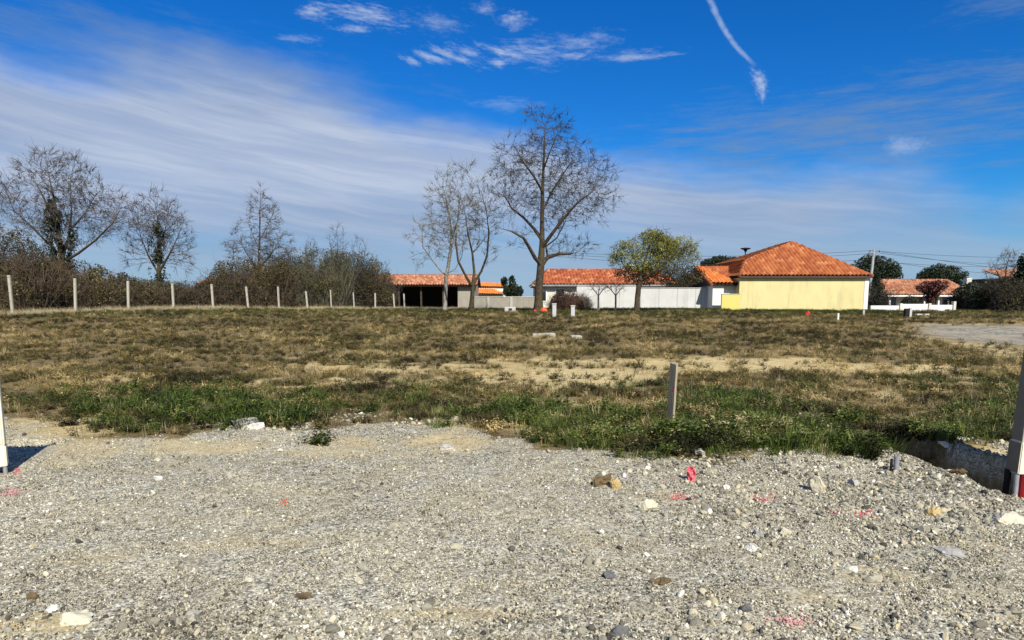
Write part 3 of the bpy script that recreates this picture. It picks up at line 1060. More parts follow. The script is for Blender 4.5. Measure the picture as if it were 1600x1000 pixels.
# ------------------------------------------------------------------ white garden wall
root = empty('garden_wall', (10, 54, 0.8))
tag(root, 'long weathered white rendered garden wall behind the willow', 'wall')
a, m1, b = at(900, 447, 54.6), at(1000, 450, 54.3), at(1116, 450, 54)
for k, (p, q, zt) in enumerate(((a.x, m1.x, at(950, 447, 54).z), (m1.x + .002, b.x, at(1050, 450.5, 54).z))):
    n_ = 4 if k else 3
    for j in range(n_):
        x0 = p + (q - p) * j / n_; x1 = p + (q - p) * (j + 1) / n_
        MB().box(x0 + .012, x1 - .012, 54, 54.2, 0.3, zt).build('panel', m_whitegrey, root, bevel=0.008)
    MB().box(p, q, 54.03, 54.17, 0.3, zt - 0.01).build('wall', m_conc, root)
    MB().box(p, q - .01, 53.96, 54.24, zt + .002, zt + 0.06).build('coping', m_conc, root)

# ------------------------------------------------------------------ long red roofed house behind the big tree
root = empty('long_house', (8, 62, 0.8))
tag(root, 'long low white house with a mottled red tile roof behind the tall tree', 'house')
hl, hr = at(838, 446, 62).x, at(1072, 446, 62).x
hz = at(900, 446, 62).z
MB().box(hl, hr, 62, 71, 0.4, hz).build('wall', m_cream, root)
for (p0, p1, q0, q1, nm) in ((846, 853, 455, 470, 'door'), (869, 882, 452, 463, 'window'), (925, 938, 452, 463, 'window')):
    p, q = at(p0, q0, 61.9), at(p1, q1, 61.9)
    fr = MB()
    for (x0, x1, z0, z1) in ((p.x - .08, p.x, q.z, p.z), (q.x, q.x + .08, q.z, p.z), (p.x - .08, q.x + .08, p.z + .001, p.z + .08), (p.x - .1, q.x + .1, q.z - .08, q.z - .001)):
        fr.box(x0, x1, 61.93, 62.05, z0, z1)
    fo = fr.build(nm, m_white, root)
    MB().box(p.x, q.x, 61.97, 61.99, q.z, p.z).build('pane', m_glass, fo)
E0, E1 = Vector((hl - .35, 61.6, hz)), Vector((hr + .35, 61.6, hz))
rz_ = at(880, 422, 66.5).z
r0, r1 = Vector((at(856, 422, 66.5).x, 66.5, rz_)), Vector((hr - 2.5, 66.5, rz_))
D0, D1 = Vector((hl - .35, 71.4, hz)), Vector((hr + .35, 71.4, hz))
roof_part([(E0, E1, r1, r0), (E0, D0, r0), (E1, D1, r1), (D0, D1, r1, r0)], m_tile_red, root, 21)
caps([(r0, r1), (E0, r0), (E1, r1)], m_tile_red, root)
MB().box(E0.x, E1.x, 61.44, 61.56, hz - .08, hz + .06).build('gutter', m_zinc, root)
m_ = MB()
m_.box(hl + 9.2, hl + 9.8, 66.2, 66.8, rz_ - .4, rz_ + .5)
m_.build('chimney', m_cream, root, bevel=.02)

# ------------------------------------------------------------------ barn
root = empty('open_barn', (-9, 75, 0.8))
tag(root, 'long open fronted barn with a faded orange roof and dark interior', 'barn')
bl, br = at(560, 445, 75).x, at(742, 445, 75).x
bz = at(700, 446.5, 75).z
MB().box(bl, br, 83, 83.2, 0.3, bz).build('back_wall', m_darkwood, root)
MB().box(br - 1.9, br, 75, 75.2, 0.3, bz - .1).build('front_wall', m_block, root)
MB().box(br - .2, br, 75.21, 83, 0.3, bz).build('end_wall', m_block, root)
MB().box(bl, bl + .2, 75, 83, 0.3, bz).build('end_wall', m_darkwood, root)
for k in range(5):
    xx = bl + 2.0 + k * 2.45
    MB().box(xx - .09, xx + .09, 75.02, 75.2, 0.3, bz).build('post', m_darkwood, root)
MB().box(bl, br, 74.98, 75.15, bz - .02, bz + .18).build('beam', m_darkwood, root)
E0, E1 = Vector((bl - .2, 74.4, bz)), Vector((br + .3, 74.4, bz))
rz_ = at(700, 430.5, 79).z
roof_part([(E0, E1, Vector((br + .3, 79, rz_)), Vector((bl - .2, 79, rz_))), (Vector((bl - .2, 83.6, bz)), Vector((br + .3, 83.6, bz)), Vector((br + .3, 79, rz_)), Vector((bl - .2, 79, rz_)))], m_tile_old, root, 31, spc=4)
caps([(Vector((bl - .2, 79, rz_)), Vector((br + .3, 79, rz_)))], m_tile_old, root)
MB().quad(Vector((br, 75, bz)), Vector((br, 83, bz)), Vector((br, 79, rz_ - .1))).build('gable', m_block, root)

# bright orange roofed shed right of the barn
root = empty('orange_roofed_shed', (-2.2, 88, 0.8))
tag(root, 'small shed with two bright orange roof slopes right of the barn', 'shed')
s0, s1 = at(744, 462, 88), at(799, 462, 88)
sz0 = at(770, 459.5, 88).z
MB().box(s0.x, s1.x - .3, 88, 95, 0.3, sz0).build('wall', m_white, root)
zt, zm = at(750, 441, 93).z, at(760, 451, 90).z
roof_part([(Vector((s0.x - .2, 87.6, sz0)), Vector((s1.x - .8, 87.6, sz0 - .1)), Vector((s1.x - 2.6, 90, zm)), Vector((s0.x - .2, 90, zm)))], m_tile_bright, root, 41, spc=3)
roof_part([(Vector((s0.x - .2, 89.6, zm + .22)), Vector((s1.x + .1, 89.6, zm + .12)), at(782, 443, 93), Vector((s0.x - .2, 93, zt)))], m_tile_bright, root, 45, spc=3)
MB().box(s0.x, s1.x - .1, 89.7, 95, zm - .4, zm + .1).build('upper_wall', m_cream, root)

# concrete block wall
root = empty('block_wall', (0, 58, 0.8))
tag(root, 'bare grey concrete block wall left of the big tree trunk', 'wall')
a, b = at(742, 464, 58), at(838, 464, 58)
m_ = MB()
zb, bh, bw = 0.3, 0.2, 0.5
nrow = int((a.z - 0.3) / bh)
rr_ = random.Random(4)
for r_ in range(nrow):
    xx = a.x - (0.25 if r_ % 2 else 0)
    while xx < b.x:
        j = rr_.uniform(-.006, .006)
        m_.box(xx + .008, min(xx + bw - .008, b.x), 57.99 + j, 58.19, zb + r_ * bh + .006, zb + (r_ + 1) * bh - .006)
        xx += bw
tag(m_.build('block', m_block, root), kind='stuff')
MB().box(a.x, b.x, 58.02, 58.17, zb, zb + nrow * bh - .02).build('mortar', m_conc, root)
MB().box(a.x, b.x, 57.95, 58.22, zb + nrow * bh + .002, zb + nrow * bh + .07).build('coping', m_conc, root)
for xx in (at(763, 470, 58).x, at(799, 470, 58).x):
    MB().box(xx - .1, xx + .1, 57.9, 57.985, zb, zb + nrow * bh + .0).build('pier', m_conc, root)

# ------------------------------------------------------------------ right house with low wall
root = empty('white_and_red_house', (43, 70, 0.0))
tag(root, 'low house with brownish tile roof, white walls and dark red doors', 'house')
hl, hr = at(1378, 460, 70).x, at(1518, 460, 70).x
hz = at(1440, 462, 70).z
MB().box(hl, hr, 71.2, 78, -0.6, hz).build('wall', m_cream, root)
for (p0, p1, mt, nm) in ((1382, 1391, m_redwood, 'shutter'), (1393, 1400, m_glass, 'window'), (1401, 1413, m_white, 'door'), (1432, 1440, m_redwood, 'shutter'), (1441, 1448, m_glass, 'window'), (1452, 1463, m_redwood, 'shutter'),
                         (1464, 1473, m_white, 'door'), (1474, 1482, m_glass, 'window'), (1484, 1512, m_redwood, 'garage_door')):
    p, q = at(p0, 463.5, 71), at(p1, 485, 71)
    MB().box(p.x, q.x, 71.1, 71.197, -0.2, hz - .1).build(nm, mt, root)
for px in (1391.5, 1468, 1483, 1446):
    xx = at(px, 470, 70).x
    MB().box(xx - .08, xx + .08, 70.1, 70.26, -.5, hz).build('post', m_white, root)
rz_ = at(1440, 438, 74.5).z
E0, E1 = Vector((hl - .3, 69.8, hz)), Vector((hr + .3, 69.8, hz))
R0_, R1_ = Vector((at(1376, 438, 74.5).x, 74.5, rz_)), Vector((hr + .3, 74.5, rz_))
roof_part([(E0, E1, R1_, R0_), (Vector((hl - .3, 79, hz)), Vector((hr + .3, 79, hz)), R1_, R0_)], m_tile_old, root, 51)
caps([(R0_, R1_)], m_tile_old, root)
MB().box(E0.x, E1.x, 69.66, 69.78, hz - .1, hz + .06).build('gutter', m_white, root)
MB().box(at(1511, 436, 74).x, at(1519, 436, 74).x, 74, 74.6, rz_ - .4, at(1515, 434, 74).z).build('chimney', m_cream, root)

root = empty('low_front_wall', (36, 54, 0.5))
tag(root, 'low bright white boundary wall in three stepped panels before the red doored house', 'wall')
for (p0, p1, t0) in ((1361, 1408, 477.5), (1408.6, 1453, 475), (1453.6, 1493, 476.5)):
    p, q = at(p0, t0, 54), at(p1, t0, 54)
    MB().box(p.x, q.x, 54, 54.18, 0.1, p.z).build('panel', m_white, root, bevel=.012)
for px, tp in ((1408.3, 474), (1453.3, 474), (1492, 471)):
    p = at(px, tp, 53.95)
    MB().box(p.x - .10, p.x + .10, 53.9, 54.25, 0.1, p.z).build('pier', m_cream, root, bevel=.01)

# house mostly hidden by the hedge at the right
root = empty('brown_outbuilding', (60, 74, 0.0))
tag(root, 'dark brown outbuilding with a mossy roof behind the right hedge', 'shed')
a, b = at(1568, 430, 74), at(1680, 430, 74)
MB().box(a.x, b.x, 74, 80, -.6, a.z - .3).build('wall', m_darkwood, root)
tz = at(1580, 426, 76).z
roof_part([(Vector((a.x - .2, 73.7, a.z - .3)), Vector((b.x, 73.7, a.z - .3)), Vector((b.x, 77, tz + .3)), Vector((a.x - .2, 77, tz + .3)))], m_tile_old, root, 61, spc=3)
# tiny roof glimpsed over the left hedge
root = empty('distant_cottage', (-38, 85, 0.8))
tag(root, 'distant cottage roof glimpsed between the left hedge and middle thicket', 'house')
a, b = at(306, 438, 85), at(352, 438, 85)
MB().box(a.x + .2, b.x - .2, 85, 91, 0.3, a.z - .4).build('wall', m_cream, root)
roof_part([(Vector((a.x, 84.6, a.z - .5)), Vector((b.x, 84.6, a.z - .5)), Vector((b.x - 1, 88, a.z + .35)), Vector((a.x + 1, 88, a.z + .35)))], m_tile_red, root, 65, spc=3)


# ------------------------------------------------------------------ wood: branches as tapered prisms
def prisms(P0, P1, R0, R1, n=3):
    """One open tapered prism per segment."""
    P0, P1 = np.asarray(P0, float), np.asarray(P1, float)
    R0, R1 = np.asarray(R0, float), np.asarray(R1, float)
    D = P1 - P0
    L = np.linalg.norm(D, axis=1, keepdims=True)
    D = D / np.maximum(L, 1e-9)
    ref = np.where(np.abs(D[:, 2:3]) < 0.9, np.array([[0, 0, 1.0]]), np.array([[1.0, 0, 0]]))
    U = np.cross(D, ref); U /= np.linalg.norm(U, axis=1, keepdims=True)
    W = np.cross(D, U)
    a = np.arange(n) / n * 2 * math.pi
    ring = U[:, None] * np.cos(a)[None, :, None] + W[:, None] * np.sin(a)[None, :, None]
    V = np.concatenate([P0[:, None] + ring * R0[:, None, None], P1[:, None] + ring * R1[:, None, None]], 1)
    m = len(P0)
    b = np.arange(m)[:, None] * 2 * n
    k = np.arange(n)
    k2 = (k + 1) % n
    Fq = np.stack([b + k, b + k2, b + n + k2, b + n + k], -1).reshape(-1, 4)
    return V.reshape(-1, 3), Fq


def wood(name, P0, P1, R0, R1, mat, parent, n=3, smooth=True):
    v, f = prisms(P0, P1, R0, R1, n)
    return link(name, np_mesh(name, v, f, smooth=smooth), mat, parent)


def leaves(name, C, S, mat, parent, tint=None, flat=0.0, up=None, aspect=0.6):
    """Small bent leaves: one quad each, randomly turned."""
    m = len(C)
    A = rng.normal(size=(m, 3)); A /= np.linalg.norm(A, axis=1, keepdims=True)
    if up is not None:
        A = A * (1 - abs(up)) + np.array([0, 0, up])
        A /= np.linalg.norm(A, axis=1, keepdims=True)
    B = rng.normal(size=(m, 3))
    B -= A * np.sum(A * B, 1, keepdims=True); B /= np.linalg.norm(B, axis=1, keepdims=True)
    S = np.asarray(S)[:, None]
    V = np.stack([C - A * S * .5, C + B * S * aspect * .5, C + A * S * .5, C - B * S * aspect * .5], 1).reshape(-1, 3)
    Fq = np.arange(4 * m).reshape(-1, 4)
    if tint is None:
        tint = rng.random(m)
    return link(name, np_mesh(name, V, Fq, attrs={'tint': ('FACE', np.clip(tint, 0, 1))}), mat, parent)


def bark(name, a, b, c=None):
    def fn(t):
        p = gen_pos(t)
        n = t.noise(p, 5, 4, 0.65)
        col_ = t.mix(t.lin(n, 0.35, 0.65), a, b)
        if c:
            col_ = t.mix(t.ss(t.noise(p, 1.7, 3), 0.5, 0.65, 0, 0.8), col_, c)
        return [col_, t.noise(p, 22, 4, 0.7)]
    return pmat(name, fn, bump=(0.8, 0.03), rough=0.9, spec=0.15)


m_bark = bark('grey_brown_bark', (0.035, 0.026, 0.018), (0.095, 0.072, 0.048), (0.075, 0.062, 0.028))
m_bark_pale = bark('pale_bark', (0.16, 0.145, 0.12), (0.32, 0.30, 0.26))
m_twig = pmat('twig', mottled((0.036, 0.031, 0.026), (0.088, 0.076, 0.062), 0.8), rough=0.9)
m_twig_pale = pmat('pale_twig', mottled((0.085, 0.075, 0.052), (0.18, 0.16, 0.105), 0.8), rough=0.9)
m_twig_grey = pmat('grey_twig', mottled((0.065, 0.054, 0.050), (0.14, 0.115, 0.100), 0.8), rough=0.9)
m_twig_red = pmat('reddish_twig', mottled((0.07, 0.046, 0.030), (0.16, 0.11, 0.068), 0.8), rough=0.9)
m_ivy = pmat('ivy_leaf', leaf_ramp([(0, (0.010, 0.016, 0.007)), (0.6, (0.030, 0.042, 0.015)), (1, (0.075, 0.085, 0.03))], inst=False), rough=0.5, transl=0.1)
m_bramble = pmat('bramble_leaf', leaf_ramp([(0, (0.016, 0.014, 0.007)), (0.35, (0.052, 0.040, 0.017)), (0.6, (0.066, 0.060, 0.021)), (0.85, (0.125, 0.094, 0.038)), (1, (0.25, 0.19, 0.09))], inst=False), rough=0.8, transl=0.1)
m_olive = pmat('olive_leaf', leaf_ramp([(0, (0.035, 0.035, 0.014)), (0.5, (0.085, 0.080, 0.032)), (0.85, (0.16, 0.135, 0.06)), (1, (0.26, 0.22, 0.12))], inst=False), rough=0.8, transl=0.15)
m_willow = pmat('willow_leaf', leaf_ramp([(0, (0.085, 0.080, 0.016)), (0.5, (0.21, 0.21, 0.030)), (0.85, (0.34, 0.33, 0.06)), (1, (0.50, 0.48, 0.15))], inst=False), rough=0.7, transl=0.3)
m_willow2 = pmat('pale_willow_leaf', leaf_ramp([(0, (0.13, 0.14, 0.06)), (0.6, (0.30, 0.31, 0.14)), (1, (0.50, 0.50, 0.30))], inst=False), rough=0.7, transl=0.3)
m_pine = pmat('evergreen_needle', leaf_ramp([(0, (0.006, 0.013, 0.006)), (0.6, (0.020, 0.034, 0.014)), (1, (0.055, 0.070, 0.028))], inst=False), rough=0.7, transl=0.05)
m_maroon = pmat('maroon_leaf', leaf_ramp([(0, (0.028, 0.008, 0.010)), (0.6, (0.075, 0.022, 0.022)), (1, (0.16, 0.06, 0.05))], inst=False), rough=0.7, transl=0.15)


def colonize(paths, pts, D, di, dk, iters, up=0.08):
    """Space colonisation. paths: polylines of Vectors, later ones start on earlier ones. Returns positions, parents, is_path."""
    pos, par, isp = [], [], []
    colonize.hint = []
    for pi_, path in enumerate(paths):
        if not pos:
            last = None
        else:
            q = np.array(path[0])
            last = int(np.argmin(((np.array(pos) - q) ** 2).sum(1)))
        first = last is None
        for si_, (a, b) in enumerate(zip(path[:-1], path[1:])):
            L = (b - a).length
            n_ = max(1, int(L / D))
            for k in range(0 if (first and a is path[0]) else 1, n_ + 1):
                p = a.lerp(b, k / n_)
                colonize.hint.append((pi_, si_ + k / n_))
                pos.append(np.array(p)); par.append(-1 if last is None else last); isp.append(True)
                last = len(pos) - 1
    cap_ = 60000
    Pm = np.zeros((cap_, 3)); n = len(pos)
    Pm[:n] = np.array(pos)
    A = np.asarray(pts)
    nd = np.full(len(A), 1e9); ni = np.zeros(len(A), int)
    for k in range(0, n, 200):
        d = np.linalg.norm(A[:, None] - Pm[None, k:min(k + 200, n)], axis=2)
        j = d.argmin(1); dm = d[np.arange(len(A)), j]
        u = dm < nd
        nd[u] = dm[u]; ni[u] = j[u] + k
    kids = {}
    alive = nd > dk
    for it in range(iters):
        act = alive & (nd < di)
        if not act.any():
            break
        src = ni[act]
        dv = A[act] - Pm[src]
        dv /= np.linalg.norm(dv, axis=1, keepdims=True)
        us, inv = np.unique(src, return_inverse=True)
        acc = np.zeros((len(us), 3))
        np.add.at(acc, inv, dv)
        acc[:, 2] += up * np.bincount(inv)
        acc += rng.normal(0, 0.12, acc.shape)
        acc /= np.maximum(np.linalg.norm(acc, axis=1, keepdims=True), 1e-6)
        new, newpar = [], []
        for u_, d_ in zip(us, acc):
            kl = kids.setdefault(int(u_), [])
            if len(kl) >= 3 or any(np.dot(d_, e_) > 0.96 for e_ in kl):
                continue
            kl.append(d_)
            new.append(Pm[u_] + d_ * D); newpar.append(int(u_))
        if not new or n + len(new) > cap_:
            break
        new = np.array(new)
        Pm[n:n + len(new)] = new
        par += newpar; isp += [False] * len(new)
        aidx = np.where(alive)[0]
        d = np.linalg.norm(A[aidx][:, None] - new[None], axis=2)
        j = d.argmin(1); dm = d[np.arange(len(aidx)), j]
        u = dm < nd[aidx]
        nd[aidx[u]] = dm[u]; ni[aidx[u]] = j[u] + n
        n += len(new)
        alive &= nd > dk
    return Pm[:n].copy(), np.array(par), np.array(isp)


def ell_points(ells, Y, depth_k, n):
    """Points in a union of ellipsoids given as (px,py,rx,ry,weight) about the distance Y."""
    ws = np.array([e[2] * e[3] * e[4] for e in ells], float)
    ch = rng.choice(len(ells), n, p=ws / ws.sum())
    v = rng.normal(size=(n, 3)); v /= np.linalg.norm(v, axis=1, keepdims=True)
    v *= (rng.random((n, 1)) ** 0.38)
    out = np.zeros((n, 3))
    for k, e in enumerate(ells):
        s = ch == k
        c = at(e[0], e[1], Y)
        rx, rz = e[2] / F * Y, e[3] / F * Y
        out[s] = np.array(c) + v[s] * [rx, max(rx * depth_k, 0.3), rz]
    return out


def tree(name, label, cat, Y, paths, ells, natt=1600, D=0.28, base_r=0.3, tip=0.0065, mbark=None, mtwig=None, twigs=3, twig_len=0.55, group=None, depth_k=0.75, up=0.08, droop=0.0, power=2.25, twig_r=0.007, kr=1.5, thick=0.045, pr=None, gaps=0.0):
    base = at(paths[0][0][0], paths[0][0][1], Y)
    bz_ = float(H(base.x, base.y)) - 0.05
    pv = []
    for pi, p in enumerate(paths):
        q = [at(a[0], a[1], Y + (a[2] if len(a) > 2 else 0.0)) for a in p]
        if pi == 0:
            q[0].z = bz_
        pv.append(q)
    rt = empty(name, (base.x, base.y, bz_))
    tag(rt, label, cat, group)
    pts = ell_points(ells, Y, depth_k, natt)
    if gaps:
        gf = fbm(pts[:, 0] / 1.1 + pts[:, 1] * .7, pts[:, 2] / 1.0 + pts[:, 1] * .5, int(Y) + 7, 3)
        pts = pts[gf > gaps]
    pos, par, isp = colonize(pv, pts, D, D * 9, D * kr, 160, up)
    hints = list(colonize.hint)
    n = len(pos)
    nk = np.bincount(par[par >= 0], minlength=n)
    # smooth the kinks
    for _ in range(2):
        kid_mean = np.zeros((n, 3)); cnt = np.zeros(n)
        ok = par >= 0
        np.add.at(kid_mean, par[ok], pos[ok]); np.add.at(cnt, par[ok], 1)
        mvable = ok & (cnt > 0) & (~isp)
        pos[mvable] = pos[mvable] * .5 + .25 * pos[par[mvable]] + .25 * kid_mean[mvable] / cnt[mvable][:, None]
    rp = np.where(nk == 0, tip ** power, 0.0)
    for i in range(n - 1, 0, -1):
        if par[i] >= 0:
            rp[par[i]] += rp[i]
    r = rp ** (1 / power)
    k = base_r / r[0]
    w_ = np.clip((r / r[0]) ** 0.6, 0, 1)
    r = r * (1 + (k - 1) * w_)
    if pr:
        for i, (pi_, t_) in enumerate(hints):
            q_ = pr[pi_] if pi_ < len(pr) else None
            if q_:
                r[i] = float(np.interp(t_, np.arange(len(q_)), q_))
        nh = len(hints)
        for i in range(nh, n):
            r[i] = min(r[i], r[par[i]] * 0.8)
    e = np.where(par >= 0)[0]
    P0, P1 = pos[par[e]], pos[e]
    R1 = r[e]
    R0 = np.minimum(r[par[e]], R1 * 1.35)
    # flare at the foot
    fl = 1 + 0.5 * np.exp(-(P0[:, 2] - bz_) / 0.35)
    fl1 = 1 + 0.5 * np.exp(-(P1[:, 2] - bz_) / 0.35)
    R0 = R0 * fl; R1 = R1 * fl1
    Dv = P1 - P0
    ln = np.linalg.norm(Dv, axis=1, keepdims=True) + 1e-9
    P1x = P1 + Dv / ln * np.minimum(R1[:, None] * 0.5, 0.06)
    big = R1 > max(thick * 2.2, base_r * 0.38)
    mid = (~big) & (R1 > thick)
    fine = R1 <= thick
    bm_ = big | mid
    wood('trunk', P0[bm_], P1x[bm_], R0[bm_], R1[bm_], mbark or m_bark, rt, 8)
    # twigs
    thin = np.where((r < 0.03) & (par >= 0))[0]
    T0, T1, Q0, Q1 = [P0[fine]], [P1x[fine]], [R0[fine]], [R1[fine]]
    endn = thin[nk[thin] == 0]
    src = np.concatenate([np.repeat(endn, twigs), thin[rng.random(len(thin)) < 0.8]])
    if len(src):
        dr = pos[src] - pos[par[src]]
        dr /= np.linalg.norm(dr, axis=1, keepdims=True) + 1e-9
        dr = dr * 1.0 + rng.normal(0, 0.48, dr.shape) + [0, 0, 0.2 - droop]
        dr /= np.linalg.norm(dr, axis=1, keepdims=True)
        L_ = twig_len * (0.4 + 0.9 * rng.random(len(src)))[:, None]
        midp = pos[src] + dr * L_ * .5
        dr2 = dr + rng.normal(0, 0.3, dr.shape) + [0, 0, -droop * 0.6]
        dr2 /= np.linalg.norm(dr2, axis=1, keepdims=True)
        end = midp + dr2 * L_ * .5
        T0 += [pos[src], midp]; T1 += [midp, end]
        o = np.ones(len(src))
        Q0 += [o * twig_r, o * twig_r * .8]; Q1 += [o * twig_r * .8, o * twig_r * .3]
        # side twigs
        s2 = rng.random(len(src)) < 0.75
        sd = dr[s2] + rng.normal(0, 0.8, dr[s2].shape)
        sd /= np.linalg.norm(sd, axis=1, keepdims=True)
        T0.append(midp[s2]); T1.append(midp[s2] + sd * L_[s2] * .5)
        o2 = np.ones(s2.sum())
        Q0.append(o2 * twig_r * .7); Q1.append(o2 * twig_r * .25)
    ct = wood('crown', np.concatenate(T0), np.concatenate(T1), np.concatenate(Q0), np.concatenate(Q1), mtwig or m_twig, rt, 3, smooth=False)
    rt['_n'] = n
    return rt, pos, par, r, pv


def ivy_on(rt, path, rad, n, size=0.13):
    C = []
    L = [(b - a).length for a, b in zip(path[:-1], path[1:])]
    tot = sum(L)
    for k in range(n):
        s = rng.random() * tot
        i = 0
        while i < len(L) - 1 and s > L[i]:
            s -= L[i]; i += 1
        t_ = s / L[i]
        p = np.array(path[i].lerp(path[i + 1], t_))
        rr = rad[i] * (1 - t_) + rad[i + 1] * t_
        v = rng.normal(size=3); v /= np.linalg.norm(v)
        lump = 0.25 + 1.4 * float(vnoise(np.array([p[2] * 1.3]), np.array([v[0] * 2.0]), 3)[0])
        C.append(p + v * rr * lump * rng.random() ** 0.3)
    C = np.array(C)
    C = C[fbm(C[:, 0] * 2.2 + C[:, 1], C[:, 2] * 1.7 + C[:, 1], 33, 3) > .42]
    n = len(C)
    leaves('ivy', C, size * (0.6 + .8 * rng.random(n)), m_ivy, rt, tint=rng.normal(.45, .25, n))


# the tall tree
tree('tall_bare_tree', 'tallest bare tree, broad rounded crown with a thick dark trunk and side limbs', 'tree', 44,
     [[(841, 488), (842, 450), (845, 415), (847, 380, .1), (847, 340, .2), (848, 290, .1), (850, 240, 0), (852, 195, -.1)],
      [(845, 413), (836, 403, -.5), (826, 385, -1.0), (818, 372, -1.5), (800, 362, -2), (780, 356, -2.3)],
      [(846, 412), (856, 402, .3), (872, 397, .6), (890, 397, .8), (902, 394, .9)],
      [(848, 385), (862, 366, -.5), (880, 342, -1.0), (903, 316, -1.6), (925, 300, -2)],
      [(847, 375), (835, 358, .8), (818, 340, 1.5), (800, 326, 2.0), (785, 300, 2.6)],
      [(848, 330), (862, 300, 1.0), (880, 272, 1.8), (895, 250, 2.2)],
      [(848, 300), (834, 275, -1), (815, 250, -1.8), (806, 232, -2)],
      [(849, 265), (860, 235, -.8), (872, 205, -1.2)],
      [(856, 402, .3), (853, 385, 1.5), (870, 372, 2.2), (882, 350, 3)]],
     [(838, 200, 26, 34, .9), (872, 198, 22, 30, .8), (850, 245, 66, 50, 1.1), (803, 285, 40, 52, 1.0), (912, 290, 56, 48, 1.1), (862, 310, 80, 50, .9), (890, 386, 40, 16, .8), (785, 335, 30, 38, .6), (938, 320, 32, 28, .8), (800, 245, 26, 26, .4), (905, 245, 30, 26, .5), (815, 375, 34, 18, .3)],
     natt=9500, D=0.24, base_r=0.27, twigs=6, twig_len=0.60, twig_r=0.0092, depth_k=0.8, kr=1.35, mbark=m_bark, power=2.1, gaps=.43,
     pr=[(.27, .245, .235, .17, .135, .10, .065, .025), (.14, .12, .10, .08, .05, .015), (.17, .14, .10, .06, .018), (.13, .11, .09, .06, .03), (.12, .10, .08, .055, .03), (.08, .065, .05, .03), (.08, .065, .045, .03), (.06, .04, .025), (.08, .06, .045, .03)])

# two slender trees left of it
tree('slender_pale_tree', 'slender pale trunked bare tree left of the twin stemmed one', 'tree', 49,
     [[(695, 488), (696, 460), (697, 436), (702, 405, .2), (706, 375, .3), (703, 340, .2), (695, 305, 0)],
      [(697, 432), (686, 420, -.4), (672, 402, -.7), (660, 385, -1.0)],
      [(698, 428), (712, 420, .5), (722, 400, .9), (724, 370, 1.0)],
      [(706, 375, .3), (715, 345, 0), (718, 310, -.3)]],
     [(697, 320, 34, 52, 1), (665, 375, 32, 34, .8), (650, 405, 20, 20, .4), (722, 330, 20, 55, .6), (690, 370, 45, 40, .6), (710, 290, 20, 30, .6)],
     natt=2400, D=0.27, base_r=0.14, twigs=6, twig_len=0.62, twig_r=0.0100, mbark=m_bark_pale, mtwig=m_twig_pale, up=0.3, power=2.1, gaps=.42)
tree('twin_stemmed_tree', 'bare tree forking low into curved stems just left of the tallest tree', 'tree', 47,
     [[(736, 488), (738, 462), (739, 446), (741, 425, .3), (738, 395, .5), (731, 365, .6), (727, 335, .5)],
      [(739, 450), (728, 432, -.5), (716, 408, -.9), (712, 380, -1.1), (714, 350, -1.1), (722, 315, -1)],
      [(740, 443), (752, 424, .2), (761, 400, .0), (764, 365, -.2), (760, 330, -.3), (752, 300, 0)],
      [(738, 395, .5), (748, 385, 1), (758, 372, 1.4)]],
     [(735, 320, 38, 62, 1), (752, 330, 28, 60, .8), (722, 300, 30, 45, .8), (760, 395, 20, 30, .35), (715, 360, 22, 40, .4), (768, 350, 14, 30, .4)],
     natt=2500, D=0.26, base_r=0.17, twigs=6, twig_len=0.62, twig_r=0.0100, mtwig=m_twig_pale, up=0.3, power=2.1, gaps=.42,
     pr=[(.17, .15, .14, .09, .07, .05, .025), (.10, .085, .07, .055, .04, .02), (.09, .08, .065, .05, .035, .02), (.05, .035, .02)])

# trees behind the fence at the left
rt, pos, par, r, pv = tree('ivy_clad_tree', 'large spreading bare tree at the left with a broad coat of ivy', 'tree', 46,
     [[(102, 488), (101, 440), (97, 405), (92, 370), (89, 335), (82, 300), (75, 265)],
      [(97, 400), (108, 370, .5), (112, 330, .8), (110, 290, 1)],
      [(98, 410), (122, 396, -.6), (150, 375, -1.2), (175, 350, -1.8), (190, 322, -2)],
      [(96, 400), (70, 375, .5), (45, 350, 1), (22, 330, 1.6), (10, 300, 2)],
      [(90, 350), (74, 320, -1), (58, 290, -1.6), (45, 270, -2)],
      [(110, 360, .6), (135, 330, 1), (152, 300, 1.3)]],
     [(75, 285, 48, 52, 1), (110, 300, 50, 55, .9), (40, 325, 45, 45, .8), (10, 330, 30, 50, .6), (150, 335, 48, 45, .9), (185, 340, 24, 40, .6), (95, 340, 80, 50, .6)],
     natt=7500, D=0.26, base_r=0.34, twigs=6, twig_len=0.72, twig_r=0.0110, mtwig=m_twig_grey, up=0.3, power=2.1, gaps=.36,
     pr=[(.30, .26, .22, .15, .10, .06, .02), (.11, .08, .05, .02), (.10, .08, .06, .04, .015), (.09, .07, .05, .03, .015), (.07, .055, .04, .015), (.06, .04, .015)])
ivy_on(rt, [at(104, 440, 46), at(97, 400, 46), at(90, 350, 46), at(86, 312, 46)], [1.15, 0.8, 0.7, 0.4], 11000, .15)
rt, *_ = tree('small_ivy_tree', 'smaller fan shaped bare tree with an ivy covered stem', 'tree', 50,
     [[(249, 488), (249, 450), (248, 410), (247, 370), (246, 340), (243, 320)],
      [(249, 430), (232, 400, .5), (220, 370, 1), (215, 345, 1)],
      [(249, 425), (266, 395, -.5), (280, 365, -1), (288, 345, -1)],
      [(248, 395), (258, 360, .7), (264, 325, 1)]],
     [(245, 345, 38, 46, 1), (225, 375, 26, 42, .8), (272, 375, 28, 45, .9), (290, 405, 14, 24, .4), (205, 400, 16, 24, .4)],
     natt=4600, D=0.25, base_r=0.18, twigs=6, twig_len=0.68, twig_r=0.0110, power=2.1, gaps=.36, mtwig=m_twig_grey, up=0.3)
